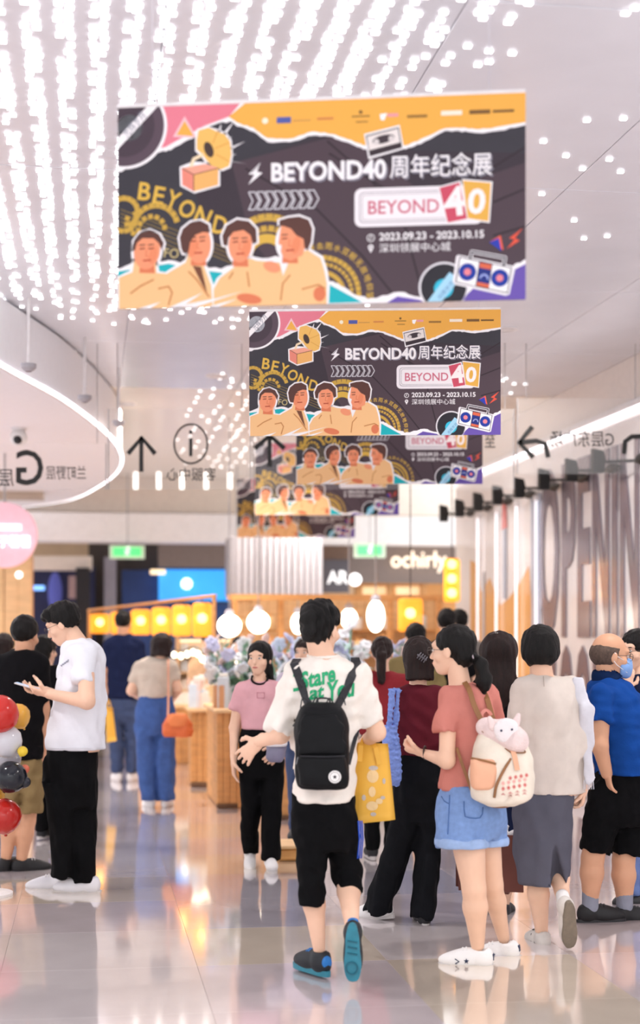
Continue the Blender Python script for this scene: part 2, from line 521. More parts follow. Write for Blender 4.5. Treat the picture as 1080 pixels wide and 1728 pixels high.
# right side wall behind the hoarding, with a light line at its top
wall_m = mat('cream_wall', '#efe4dc', rough=.45, var=.03)
U_W = 4.75 * cT
wr = put('wall_right', box(RW(U_W + .12, 12.2, 2.0), (.16, 14.6, 4.0), TH, .004), wall_m, kind='structure', rz=TH, label='cream wall above the shop hoarding on the right')
rs = thing('wall_light_strip', 'straight white light line at the top of the right wall', 'light strip', RW(U_W, 12.2, 3.5), TH)
put('housing', box(RW(U_W - .02, 12.2, 3.55), (.07, 14.6, .06), TH, .01), mat('white_trim', '#eeeaea'), rs)
put('diffuser', tube([RW(U_W - .03, 4.95, 3.505), RW(U_W - .03, 19.45, 3.505)], .011, 8), led, rs)

def pbox(x0, x1, y0, y1, Z, depth, bev=.006):
    """box whose front spans these rows and columns at this distance, square to the hall"""
    a = PX((x0 + x1) / 2, (y0 + y1) / 2, Z); w = (x1 - x0) * Z / F; h = (y1 - y0) * Z / F
    return box(a + np.array([-sT, cT, 0]) * depth / 2, (w, depth, h), TH, bev)

# far end: header beam, upper wall and shop fronts
put('wall_back', pbox(-500, 1250, 862, 1222, 28.5, .3), mat('warm_plaster', '#e0c3a0', rough=.7, var=.08, scale=2), kind='structure', label='warm back wall of the far shops', rz=TH)
put('trim_2', pbox(-200, 1000, 780, 866, 24.4, .35), mat('header_plaster', '#fbeee1', rough=.5, var=.03), kind='structure', label='cream upper header across the far end of the hall', rz=TH)
put('trim_3', pbox(-200, 1000, 868, 916, 23.9, .5), mat('white_beam', '#faf7f6', rough=.4, var=.03), kind='structure', label='white cross beam at the far end of the hall', rz=TH)

# fill spots added to brighten the hall, with made-up downlight rims around them
def fill_lamp(w, z, power, col, which):
    l = bpy.data.lights.new('fill_beam', 'SPOT'); l.energy = power; l.color = col; l.spot_size = math.radians(150); l.spot_blend = .6; l.shadow_soft_size = .07
    o = bpy.data.objects.new('fill_beam', l); COL.objects.link(o); o.location = (w[0], w[1], z - .03)
    r = thing('fill_downlight', 'glowing round downlight recessed in the %s' % which, 'downlight', (w[0], w[1], z - .02), 0, 'recessed hall downlights')
    put('rim', lathe([(.07, -.012), (.10, -.012), (.105, .0), (.105, .004)], 20, (w[0], w[1], z)), mat('white_trim', '#eeeaea'), r)
    put('collar', lathe([(.055, .0), (.055, -.008), (.07, -.014), (.075, -.004)], 20, (w[0], w[1], z)), mat('downlight_grey', '#a5a1a6', rough=.4), r)
ORD = ('nearest', 'second', 'third', 'fourth', 'fifth', 'sixth', 'farthest')
for i, v in enumerate((3.0, 7.5, 12.0, 16.5, 21.0)):
    fill_lamp(RW(3.3, v, 0), 4.0, 230 if v < 16 else 110, (1, .95, .93), 'high ceiling along the right wall, %s of the row' % ORD[i])
for i, (u, v) in enumerate(((-.2, 13.5), (.4, 16.5), (-.5, 19.0), (3.0, 21.2), (1.2, 14.6))):
    fill_lamp(RW(u, v, 0), 4.0, 360, (1, .90, .82), 'middle of the high ceiling, %s of five' % ORD[i])
for i, v in enumerate((4.0, 8.5, 13.0, 17.5, 21.5)):
    fill_lamp(RW(-1.9 if v < 19 else -2.2, v, 0), 3.5, 190 if v < 12 else 300, (1, .96, .95), 'lowered left ceiling, %s of the row' % ORD[i])

# ------------------------------------------------------------------ ceiling dots: rows of small lit crystals
dot_m = mat('lit_crystal', '#ffffff', emit=2.3, ecol='#fffdfd', var=0)
lf = thing('ceiling_light_field', 'rows of small bright crystal lights covering the ceiling above the banners', 'ceiling light', RW(.5, 9, 3.97), TH)
def crystal(w, l, t):
    return box((0, 0, 0), (w, l, t), 0, .005)
DOTS = []
for iu in range(23):
    for iv in range(96):
        for k in range(2):
            u = -1.05 + iu * .136 + (k - .5) * .036 + rng.uniform(-.009, .009); v = 5.0 + iv * .076 + rng.uniform(-.012, .012) + k * .03
            p = .84 if u < .95 else max(0.0, 1.0 - (u - .95) / .75 - .25 * math.sin(v * 2.1 + u * 3))
            if v > 9.8: p *= max(.12, 1 - (v - 9.8) / 2.6)
            if rng.random() > p: continue
            DOTS.append((u, v))
for i in range(26):
    DOTS.append((rng.uniform(1.7, 3.2), rng.uniform(5.5, 12)))
for iu in range(24):
    for iv in range(58):
        u, v = 1.1 + iu * .136 + rng.uniform(-.02, .02), 14.0 + iv * .15 + rng.uniform(-.03, .03)
        if rng.random() < .34 - .2 * abs(math.sin(u * 1.7)): DOTS.append((u, v))
W = [RW(u, v, 3.993) for u, v in DOTS]
vis = [i for i, w in enumerate(W) if abs(w[0]) < .2077 * w[1] and 5.95 < w[1]]
vis.sort(key=lambda i: W[i][1]); near = set(vis[:300])
dme = mesh_from('crystal_light', *crystal(.034, .024, .012), dot_m)
li = PM[lf.name].inverted(); parts = []
for i, w in enumerate(W):
    if i in near:
        o = bpy.data.objects.new('crystal_light', dme); COL.objects.link(o); o.parent = lf
        o.matrix_local = li @ (Matrix.Translation(Vector(w)) @ Matrix.Rotation(TH, 4, 'Z'))
    else:
        parts.append(box(w, (.034, .024, .012), TH, .005))
put('crystal_lights', merge(parts), dot_m, lf, kind='stuff')

# ------------------------------------------------------------------ the banners
BW, BH = 1991.0, 990.0
class Print:
    """flat print made of thin coloured polygons in banner units, y down"""
    def __init__(s, w=BW, h=BH, width=1.5):
        s.k = width / w; s.w = w; s.h = h; s.V = []; s.F = []; s.C = []; s.L = 0
    def clip(s, P):
        for ax, lim, sg in ((0, 0, 1), (0, s.w, -1), (1, 0, 1), (1, s.h, -1)):
            out = []
            for i in range(len(P)):
                a, b = P[i - 1], P[i]; da, db = sg * (a[ax] - lim), sg * (b[ax] - lim)
                if (da >= 0) != (db >= 0):
                    t = da / (da - db); out.append((a[0] + t * (b[0] - a[0]), a[1] + t * (b[1] - a[1])))
                if db >= 0: out.append(b)
            P = out
            if len(P) < 3: return []
        return P
    def tri(s, P, T, col):
        n = len(s.V); y = -(.0032 + .00022 * s.L)
        for p in P: s.V.append(((p[0] - s.w / 2) * s.k, y, (s.h - p[1]) * s.k))
        for t in T:
            a, b, c = [P[i] for i in t]
            if (b[0] - a[0]) * (c[1] - a[1]) - (b[1] - a[1]) * (c[0] - a[0]) > 0: t = t[::-1]
            s.F.append([i + n for i in t]); s.C.append(lin(col))
    def poly(s, P, col):
        P = s.clip([tuple(map(float, p)) for p in P])
        if len(P) < 3: return
        s.tri(P, [list(t) for t in tessellate_polygon([[Vector((p[0], p[1], 0)) for p in P]])], col)
    def ell(s, c, rx, ry=None, col='#fff', rot=0, n=28, a0=0, a1=360):
        ry = ry or rx; r = math.radians(rot)
        P = []
        for i in range(n):
            a = math.radians(a0 + (a1 - a0) * i / n); x, y = rx * math.cos(a), ry * math.sin(a)
            P.append((c[0] + x * math.cos(r) - y * math.sin(r), c[1] + x * math.sin(r) + y * math.cos(r)))
        s.poly(P, col)
    def line(s, pts, w, col):
        for a, b in zip(pts, pts[1:]):
            dx, dy = b[0] - a[0], b[1] - a[1]; L = math.hypot(dx, dy) + 1e-9; nx, ny = -dy / L * w / 2, dx / L * w / 2
            ex, ey = dx / L * w * .25, dy / L * w * .25
            s.poly([(a[0] + nx - ex, a[1] + ny - ey), (b[0] + nx + ex, b[1] + ny + ey), (b[0] - nx + ex, b[1] - ny + ey), (a[0] - nx - ex, a[1] - ny - ey)], col)
    def arc(s, c, r, a0, a1, w, col, n=20):
        s.line([(c[0] + r * math.cos(math.radians(a0 + (a1 - a0) * i / n)), c[1] + r * math.sin(math.radians(a0 + (a1 - a0) * i / n))) for i in range(n + 1)], w, col)
    def text(s, t, x0, x1, y0, y1, col, bold=0.0, rot=0, mirror=False, shear=0):
        P, T = text_fit(t, x0, x1, -y1, -y0, bold, mirror); P = P * np.array([1, -1])
        cx, cy = (x0 + x1) / 2, (y0 + y1) / 2; r = math.radians(rot); Q = []
        for x, y in P:
            x, y = x - cx - shear * (y - cy), y - cy
            Q.append((cx + x * math.cos(r) - y * math.sin(r), cy + x * math.sin(r) + y * math.cos(r)))
        s.tri(Q, T, col)
    def obj(s, name, parent, m):
        me = mesh_from(name, np.array(s.V), s.F, m)
        ca = me.color_attributes.new('Col', 'FLOAT_COLOR', 'CORNER'); k = 0
        data = np.ones((len(me.loops), 4), np.float32)
        for p in me.polygons:
            for li_ in p.loop_indices: data[li_, :3] = s.C[p.index]
        ca.data.foreach_set('color', data.ravel())
        o = bpy.data.objects.new(name, me); COL.objects.link(o); o.parent = parent; PM[o.name] = PM[parent.name]
        return o
A = lambda x, y: (x - 45, y - 45)
B = lambda x, y: (x + 988, y - 40)
def AL(*p): return [A(*q) for q in p]
def BL(*p): return [B(*q) for q in p]
pm = print_mat('printed_vinyl')
DK, WHT, GOLD, YEL, PNK, TEAL, PUR = '#2b2931', '#fbf7f8', '#e3b94f', '#f4b350', '#ea8394', '#17b4bd', '#6a54ab'
SKN, SKS, HAIRP, SUIT, SUITD = '#f59c74', '#e27f58', '#5d3c35', '#f8c68d', '#e9a866'

def jag(pts, amp, seed, n=5):
    g = np.random.default_rng(seed); out = []
    for a, b in zip(pts, pts[1:]):
        for i in range(n):
            t = i / n; out.append((a[0] + (b[0] - a[0]) * t, a[1] + (b[1] - a[1]) * t + g.uniform(-amp, amp)))
    out.append(pts[-1]); return out

def make_banner():
    root = thing('hanging_banner', 'x', 'banner', (0, 0, 0))
    pn = put('panel', box((0, 0, BH * 1.5 / BW / 2), (1.5, .006, BH * 1.5 / BW), 0, .001), mat('banner_black', '#302d36', rough=.5), root, local=True)
    # paper: the dark record grooves and the torn colour edges
    p = Print()
    p.poly(BL((-620, 400), (60, 200), (480, 300), (1003, 330), (1003, 1030), (-60, 1030), (-520, 760)), '#3d343c'); p.L = .5
    p.poly(BL((-420, 330), (120, 210), (300, 330), (480, 480), (700, 470), (1003, 375), (1003, 1030), (-60, 1030), (-330, 700)), '#4f4048'); p.L = 1
    for pts in (BL((-350, 360), (0, 570), (220, 800), (400, 1030)), BL((50, 240), (250, 420), (420, 640), (520, 1030)), BL((60, 300), (330, 480)),
                BL((850, 560), (1003, 500)), BL((850, 720), (1003, 680)), BL((600, 540), (1003, 300))):
        p.line(pts, 9, '#33292f')
    p.L = 2
    p.poly(jag(AL((45, 360), (150, 330), (250, 268), (310, 262), (420, 205), (500, 150), (610, 128), (720, 60)), 6, 1) + AL((720, 45), (45, 45)), WHT)
    yb = AL((585, 112), (640, 155), (720, 185), (790, 238), (900, 244), (1010, 212)) + BL((75, 222), (150, 250), (225, 282), (330, 300), (430, 290), (500, 266), (620, 212), (700, 216), (780, 226), (880, 218), (1003, 196))
    p.L = 3
    p.poly(jag(yb, 4, 2) + BL((1003, 40)) + AL((700, 45)), WHT); p.L = 4
    p.poly(AL((235, 45), (655, 45), (600, 108), (480, 148), (380, 196), (285, 245), (235, 255)), PNK)
    p.poly([A(598, 108), A(680, 45)] + [B(1003, 40), B(1003, 182)] + [(x, y - 17) for x, y in jag(yb[::-1][1:-1], 3, 3)], YEL)
    # bottom tears
    p.L = 5
    p.poly(jag(AL((45, 835), (130, 812), (300, 800), (420, 830), (560, 850), (700, 800), (860, 800), (1080, 920)) + BL((100, 930), (190, 990), (260, 1010), (400, 975), (470, 1000), (600, 1030)), 5, 5) + AL((45, 1040)), WHT)
    p.poly(jag(BL((640, 1030), (740, 950), (860, 930), (940, 870), (1003, 838)), 5, 6) + BL((1003, 1040)), WHT); p.L = 6
    p.poly(AL((45, 850), (300, 818), (430, 850), (560, 868), (620, 900), (1080, 945)) + BL((60, 935), (220, 1025)) + AL((60, 1040)), TEAL)
    p.poly(BL((690, 1030), (760, 965), (940, 890), (1003, 860), (1003, 1040)), PUR); p.poly(BL((330, 1035), (390, 1000), (500, 1020), (520, 1035)), PUR)
    p.obj('paper_print', root, pm)
    # sponsor marks
    def mark(fn):
        q = Print(); q.L = 6; fn(q); q.obj('sponsor_mark', root, pm)
    mark(lambda p: p.ell(A(778, 135), 15, col='#fdf3d8')); mark(lambda p: p.poly(AL((835, 120), (905, 120), (905, 150), (835, 150)), '#5560a8'))
    mark(lambda p: p.line(AL((915, 140), (1000, 140)), 8, '#d59a52')); mark(lambda p: p.line(AL((1035, 135), (1110, 135)), 12, '#d98a4e'))
    for a, b, c, w, y in ((170, 255, '#a5793a', 8, 125), (190, 245, '#b58340', 8, 152), (345, 390, '#ef9fa8', 16, 125), (440, 530, '#9a7038', 14, 135), (605, 695, '#fff0dc', 22, 125), (740, 830, '#7d5a34', 20, 125), (850, 945, '#6f4f30', 12, 125)):
        mark(lambda p: p.line(BL((a, y), (b, y)), w, c))
    mark(lambda p: p.poly(BL((305, 118), (340, 115), (325, 150), (308, 145)), '#fff')); mark(lambda p: p.ell(B(212, 105), 9, col='#7d5a34'))
    # records, triangle, gramophone
    p = Print(); p.L = 5
    p.ell(A(85, 140), 208, col=WHT, n=48); p.L = 6; p.ell(A(82, 138), 196, col='#5b4b56', n=48); p.L = 7
    p.ell(A(80, 138), 150, col='#4a3d47', n=40); p.ell(A(105, 145), 64, col='#e9edf5')
    p.L = 8; p.poly(AL((45, 195), (190, 45), (245, 45), (45, 250)), WHT); p.L = 9
    p.text('光辉岁月', 12, 150, 60, 108, '#7d8090', rot=-45)
    p.obj('record_print', root, pm); p = Print()
    p.L = 6; p.ell(B(612, 960), 120, col='#e9e6ea', n=40); p.L = 7; p.ell(B(612, 960), 110, col='#2a282f', n=40); p.L = 8; p.ell(B(612, 968), 46, col='#35c0dc'); p.L = 9
    p.poly(BL((530, 1035), (600, 1035), (690, 925), (640, 890)), '#a9d9f0'); p.L = 10; p.text('光辉岁月', 1558, 1660, 925, 950, '#5b86b8', rot=-48)
    p.obj('record_print', root, pm)
    p = Print(); p.L = 5; p.poly(AL((380, 98), (322, 197), (440, 205)), '#f6c9cf'); p.L = 6; p.poly(AL((380, 120), (340, 188), (425, 197)), YEL)
    p.L = 7
    for a, b in (((545, 195), (562, 140)), ((560, 205), (628, 128)), ((575, 225), (615, 205)), ((590, 262), (680, 232)), ((590, 290), (640, 292)), ((595, 315), (690, 342))):
        p.poly(AL((a[0] - 10, a[1] + 6), b, (a[0] + 10, a[1] + 12)), WHT)
    hornP = [(440, 215), (450, 170), (500, 158), (540, 178), (580, 195), (605, 230), (612, 290), (600, 350), (560, 365), (520, 350), (490, 320), (470, 290), (440, 262)]
    p.poly([A(x + (8 if x > 520 else -8), y + (8 if y > 260 else -8)) for x, y in hornP], WHT)
    p.poly(AL((355, 345), (420, 322), (490, 328), (556, 350), (556, 446), (428, 478), (358, 440)), WHT); p.L = 8
    p.poly([A(*q) for q in hornP], '#f5c168'); p.L = 9
    p.ell(A(500, 266), 22, 40, '#4b3a35', -20); p.line(AL((470, 290), (425, 310), (412, 345)), 16, '#fbe3bd')
    p.line(AL((545, 175), (520, 235)), 4, '#dd9a45'); p.line(AL((600, 235), (530, 262)), 4, '#dd9a45'); p.line(AL((606, 330), (535, 290)), 4, '#dd9a45')
    p.poly(AL((365, 352), (480, 335), (548, 356), (425, 386)), '#f5a990'); p.poly(AL((365, 352), (425, 386), (425, 468), (368, 434)), '#ee8f7c'); p.poly(AL((425, 386), (548, 356), (546, 440), (425, 468)), '#f4b76c')
    p.L = 10; p.line(AL((425, 386), (425, 468)), 4, '#6b4438'); p.line(AL((366, 352), (425, 386), (548, 358)), 4, '#6b4438')
    p.obj('gramophone_print', root, pm)
    # gold lettering
    p = Print(); p.L = 4
    for ch, x, y, r, w in (('B', 180, 460, 8, 62), ('E', 252, 482, 12, 55), ('Y', 322, 505, 22, 66), ('O', 392, 552, 28, 78), ('N', 470, 592, 24, 74), ('D', 556, 636, 14, 68)):
        x, y = A(x, y); p.text(ch, x - w / 2, x + w / 2, y - 44, y + 44, GOLD, bold=.02, rot=r)
    def beads(c, r, a0, a1, n, sz):
        for i in range(n):
            a = a0 + (a1 - a0) * i / max(1, n - 1); x, y = c[0] + r * math.cos(math.radians(a)), c[1] + r * math.sin(math.radians(a)); q = math.radians(a + 90)
            P = [(-sz, -sz), (sz, -sz), (sz, sz), (-sz, sz)]
            p.poly([(x + u * math.cos(q) - v * math.sin(q), y + u * math.sin(q) + v * math.cos(q)) for u, v in P], '#cfa748')
    beads(A(75, 560), 70, -110, 60, 9, 13); beads(A(75, 590), 62, -20, 150, 8, 12); beads(A(235, 640), 110, -165, -20, 10, 14); beads(A(215, 650), 66, -180, -10, 7, 12); beads(A(150, 610), 60, 60, 200, 6, 12)
    for k in range(5): p.line(AL((60, 545 + 20 * k), (360, 665 + 22 * k)), 3, '#a58a45')
    for k in range(4): p.line(AL((500, 715 + 20 * k), (640, 775 + 20 * k)), 3, '#a58a45')
    p.text('FO', *[A(278, 0)[0], A(350, 0)[0]], A(0, 745)[1], A(0, 790)[1], '#d9c58b', rot=6)
    beads(A(790, 790), 185, -135, -40, 9, 18); beads(A(790, 790), 130, -130, -50, 6, 15)
    p.arc(A(785, 800), 92, -170, -20, 44, GOLD)
    p.obj('gold_lettering', root, pm); p = Print(); p.L = 4
    lyric = '抹去雨水双眼无故地仰望'
    for i, ch in enumerate(lyric):
        a = -102 + 104 * i / (len(lyric) - 1); x, y = B(20 + 238 * math.cos(math.radians(a)), 985 + 238 * math.sin(math.radians(a)))
        p.text(ch, x - 17, x + 17, y - 17, y + 17, GOLD, bold=.004, rot=a + 90)
    beads(B(20, 985), 182, -85, 0, 11, 12); beads(B(20, 985), 150, -80, 0, 10, 9); beads(B(20, 985), 110, -75, 5, 8, 11)
    p.obj('gold_lettering', root, pm)
    # white lettering, bolt, chevrons, badge, dates
    p = Print(); p.L = 4
    x0, x1 = 763, 1831
    P1 = A(808, 0)[0]; mid = B(335, 0)[0]
    p.text('BEYOND40', P1 + 8, mid + 8, 303, 398, '#8d8a96', .03); p.text('周年纪念展', mid + 26, x1 + 8, 285, 400, '#8d8a96', .004); p.L = 5
    p.text('BEYOND40', P1, mid, 295, 390, WHT, .03); p.text('周年纪念展', mid + 18, x1, 277, 392, WHT, .005)
    p.poly(AL((755, 338), (697, 392), (725, 396), (695, 444), (765, 388), (738, 382)), WHT); p.L = 6
    p.line(AL((748, 352), (710, 386)), 3, DK); p.L = 5
    for i in range(8):
        x = 697 + i * 41.5
        q = AL((x, 480), (x + 30, 480), (x + 53, 523), (x + 28, 566), (x, 566), (x + 20, 523), (x, 480)); p.line(q, 5, '#e9e7ec')
    def rrect(x0, y0, x1, y1, r, col):
        P = []
        for cx, cy, a in ((x1 - r, y0 + r, -90), (x1 - r, y1 - r, 0), (x0 + r, y1 - r, 90), (x0 + r, y0 + r, 180)):
            for k in range(5): P.append((cx + r * math.cos(math.radians(a + 22.5 * k)), cy + r * math.sin(math.radians(a + 22.5 * k))))
        p.poly([B(*q) for q in P], col)
    p.L = 6; rrect(182, 474, 800, 662, 34, '#f4eef1'); p.L = 7; rrect(205, 494, 700, 642, 22, '#9d97a0'); p.L = 8; rrect(209, 498, 700, 638, 20, '#f6f0f2'); p.L = 9
    rrect(218, 506, 690, 630, 16, '#a9a3ab'); p.L = 10; rrect(221, 509, 690, 627, 15, '#f6f0f2'); p.L = 11
    p.text('BEYOND', *[B(248, 0)[0], B(590, 0)[0]], B(0, 536)[1], B(0, 602)[1], '#cf6a80', .012)
    p.poly(BL((586, 478), (694, 452), (732, 640), (628, 660)), WHT); p.poly(BL((700, 444), (846, 462), (832, 660), (722, 640)), WHT); p.L = 12
    p.poly(BL((592, 484), (688, 460), (724, 636), (632, 652)), '#cf5066'); p.poly(BL((704, 452), (838, 468), (826, 652), (728, 634)), '#eab24e'); p.L = 13
    p.text('4', B(612, 0)[0], B(712, 0)[0], B(0, 480)[1], B(0, 622)[1], '#fff4f2', .03, rot=-6); p.text('0', B(728, 0)[0], B(812, 0)[0], B(0, 492)[1], B(0, 616)[1], '#fff4f2', .03, rot=6)
    p.L = 6
    p.text('2023.09.23 - 2023.10.15', B(302, 0)[0], B(805, 0)[0], B(0, 692)[1], B(0, 730)[1], WHT, .02)
    p.text('深圳领展中心城', B(302, 0)[0], B(645, 0)[0], B(0, 744)[1], B(0, 788)[1], WHT, .0)
    p.arc(B(261, 715), 17, 0, 360, 4, WHT, 16); p.line(BL((261, 703), (261, 716), (254, 722)), 4, WHT)
    p.ell(B(261, 760), 13, col=WHT); p.poly(BL((249, 764), (273, 764), (261, 788)), WHT); p.L = 7; p.ell(B(261, 760), 5, col=DK)
    p.obj('white_lettering', root, pm)
    # cassette
    p = Print(); p.L = 6; p.poly(BL((228, 212), (400, 174), (422, 290), (250, 334)), WHT); p.L = 7; p.poly(BL((236, 220), (396, 184), (413, 284), (256, 322)), '#3b3036'); p.L = 8
    p.poly(BL((242, 225), (392, 191), (403, 258), (253, 292)), '#efe6e2'); p.L = 9; p.ell(B(322, 240), 54, 20, '#453a40', -12)
    for cx, cy in ((288, 252), (360, 238)): p.L = 10; p.ell(B(cx, cy), 14, col='#ded5d3', n=14)
    p.obj('cassette_print', root, pm)
    # boombox, bolt and triangle
    p = Print(); p.L = 10
    p.line(BL((738, 830), (748, 795), (905, 828), (898, 870)), 18, '#f4f0f2'); p.poly(BL((682, 808), (940, 868), (952, 885), (926, 1004), (908, 1010), (664, 950), (656, 935), (672, 815)), '#f4f0f2'); p.L = 11
    p.line(BL((738, 830), (748, 795), (905, 828), (898, 870)), 9, '#33313d')
    p.poly(BL((688, 816), (938, 876), (918, 1000), (668, 940)), '#33313d'); p.L = 12
    p.poly(BL((692, 822), (782, 844), (764, 960), (674, 937)), '#fbf8f8'); p.poly(BL((846, 858), (932, 879), (914, 994), (828, 974)), '#fbf8f8'); p.poly(BL((784, 846), (843, 859), (826, 972), (768, 958)), '#22307f')
    p.L = 13; p.poly(BL((786, 848), (842, 860), (838, 884), (782, 872)), '#dd6a4a'); p.poly(BL((772, 940), (832, 954), (826, 972), (768, 958)), '#dd6a4a')
    p.ell(B(726, 892), 42, col='#1f3a9c'); p.ell(B(880, 925), 42, col='#1f3a9c'); p.L = 14; p.ell(B(726, 892), 17, col='#f08a94'); p.ell(B(880, 925), 17, col='#f08a94')
    p.arc(B(805, 925), 18, 190, 370, 8, '#a6b4ee', 8); p.L = 8
    p.poly(BL((836, 748), (884, 720), (898, 792)), '#f2664a'); p.L = 9; p.poly(BL((830, 752), (876, 732), (888, 796)), '#2b3fae'); p.L = 8
    p.poly(BL((990, 688), (925, 735), (950, 742), (912, 786), (975, 748), (952, 735)), '#e85a44')
    p.obj('boombox_print', root, pm)
    # four young men in pale suits, cut out with a white edge
    p = Print()
    FIG = [((52, 888), [(52, 880), (120, 855), (128, 800), (235, 800), (240, 862), (330, 872), (330, 1035), (52, 1035)], (192, 752), 66, 92, 8,
            [(122, 745), (128, 700), (160, 664), (205, 652), (252, 672), (276, 715), (268, 752), (250, 715), (225, 692), (170, 690), (142, 712), (132, 750)]),
           ((250, 880), [(250, 900), (300, 862), (385, 815), (400, 770), (470, 800), (478, 840), (512, 930), (520, 1035), (280, 1035)], (448, 722), 62, 100, -4,
            [(362, 742), (355, 692), (370, 650), (408, 620), (460, 612), (500, 634), (504, 672), (470, 668), (432, 682), (408, 715), (398, 770), (372, 768)]),
           ((530, 930), [(524, 950), (555, 895), (625, 845), (640, 805), (708, 805), (735, 815), (850, 828), (868, 900), (860, 1035), (524, 1035)], (656, 732), 58, 90, 3,
            [(572, 735), (566, 690), (588, 640), (640, 612), (698, 622), (734, 660), (738, 725), (718, 735), (706, 690), (672, 664), (622, 672), (598, 700), (592, 740)]),
           ((830, 1000), [(842, 1035), (850, 930), (880, 860), (905, 800), (985, 770), (1050, 812), (1068, 870), (1080, 935), (1080, 1035)], (900, 722), 58, 88, 6,
            [(848, 622), (895, 610), (945, 606), (992, 624), (1010, 668), (1004, 730), (988, 770), (972, 762), (966, 716), (930, 696), (905, 664), (868, 650), (848, 650)])]
    def grow(P, e):
        cx = sum(q[0] for q in P) / len(P); cy = sum(q[1] for q in P) / len(P); o = []
        for x, y in P:
            L = math.hypot(x - cx, y - cy) + 1e-6; o.append((x + (x - cx) / L * e, y + (y - cy) / L * e))
        return o
    p.L = 7
    for _, body, fc, rx, ry, ro, hair in FIG:
        p.poly([A(*q) for q in grow(body, 15)], WHT); p.ell(A(*fc), rx + 13, ry + 13, WHT, ro); p.poly([A(*q) for q in grow(hair, 11)], WHT); p.L += .15
    for j, (_, body, fc, rx, ry, ro, hair) in enumerate(FIG):
        p.L = 8 + j * .7
        p.poly([A(*q) for q in body], SUIT); p.L += .3
        p.poly(AL((fc[0] - 34, fc[1] + 40), (fc[0] + 34, fc[1] + 40), (fc[0] + 40, fc[1] + 112), (fc[0] - 38, fc[1] + 108)), SKS)
        p.L += .15
        if j < 3: p.ell(A(*fc), rx, ry, SKN, ro)
        else: p.poly(AL((858, 640), (850, 690), (843, 736), (860, 746), (855, 772), (868, 806), (905, 820), (962, 795), (985, 720), (960, 650)), SKN)
        p.L += .1; p.ell(A(fc[0] + (30 if j != 1 else -26), fc[1] + 22), 20, 44, '#ee8f66', 12); p.L += .1
        p.poly([A(*q) for q in hair], HAIRP)
        for dx in ((-24, 20) if j < 3 else (-26,)): p.line(AL((fc[0] + dx - 12, fc[1] - 10), (fc[0] + dx + 12, fc[1] - 12)), 7, '#8a4030'); p.line(AL((fc[0] + dx - 14, fc[1] - 28), (fc[0] + dx + 14, fc[1] - 30)), 6, HAIRP)
        p.line(AL((fc[0] - 2, fc[1] - 5), (fc[0] - 6, fc[1] + 26), (fc[0] + 8, fc[1] + 28)), 5, SKS); p.line(AL((fc[0] - 18, fc[1] + 48), (fc[0] + 18, fc[1] + 46)), 8, '#b8452f')
    p.L = 12
    p.poly(AL((420, 832), (462, 838), (492, 965), (470, 930)), '#7a4a35')
    for pts in (((110, 960), (160, 925), (225, 895)), ((300, 1020), (318, 960), (300, 930), (250, 940)), ((400, 860), (440, 900), (500, 985)), ((855, 1010), (865, 930), (900, 890)), ((620, 870), (600, 900)), ((960, 960), (1040, 940), (1072, 960)), ((690, 870), (700, 940))):
        p.line([A(*q) for q in pts], 7, '#c98048')
    p.ell(A(812, 848), 44, 26, SKN, 20); p.ell(A(700, 1000), 62, 24, SKS, 10); p.ell(A(1045, 985), 30, 36, SKS)
    p.L = 13
    for a, b in (((170, 1035), (260, 1005)), ((320, 1035), (470, 965)), ((300, 1038), (560, 990)), ((380, 1038), (670, 962)), ((500, 1038), (640, 1000))):
        a, b = A(*a), A(*b); p.poly([(a[0] - 20, a[1]), b, (a[0] + 35, a[1] + 3)], WHT)
    p.obj('portrait_print', root, pm)
    # hanging rail and wires
    zt = BH * 1.5 / BW
    put('top_rail', box((0, 0, zt + .006), (1.5, .016, .014), 0, .003), mat('white_trim', '#eeeaea', rough=.4), root, local=True)
    for x in (-.62, .62):
        put('wire', tube([(x, 0, zt + .01), (x, 0, 4.0 - 2.745)], .0022, 6), mat('steel_wire', '#c9c6cc', rough=.3, metal=.8), root, local=True)
    return root

BN = [((190 + 886) / 2, 514, 692, -6.3, 'nearest and largest hanging banner, blurred, at the top of the picture'),
      ((420 + 844) / 2, 735, 424, -2.6, 'second hanging banner, the sharpest one, below the largest banner'),
      ((500 + 814) / 2, 817, 314, -1.0, 'third hanging banner, its upper half hidden behind the sharp banner'),
      ((430 + 673) / 2, 869, 243, -1.0, 'fourth hanging banner, mostly hidden behind the third'),
      ((400 + 599) / 2, 907, 198.5, -1.0, 'fifth hanging banner, farthest and smallest, just above the fluted box')]
ban = make_banner()
for i, (cx, by, w, yaw, lab) in enumerate(BN):
    d = F * 1.5 / w; loc = PX(cx, by, d)
    o = ban if i == 0 else copy_tree(ban)
    o.location = tuple(loc); o.rotation_euler = (0, 0, math.radians(yaw)); PM[o.name] = Matrix.Translation(Vector(loc)) @ Matrix.Rotation(o.rotation_euler[2], 4, 'Z')
    o['label'] = lab; o['group'] = 'exhibition banners in a row'

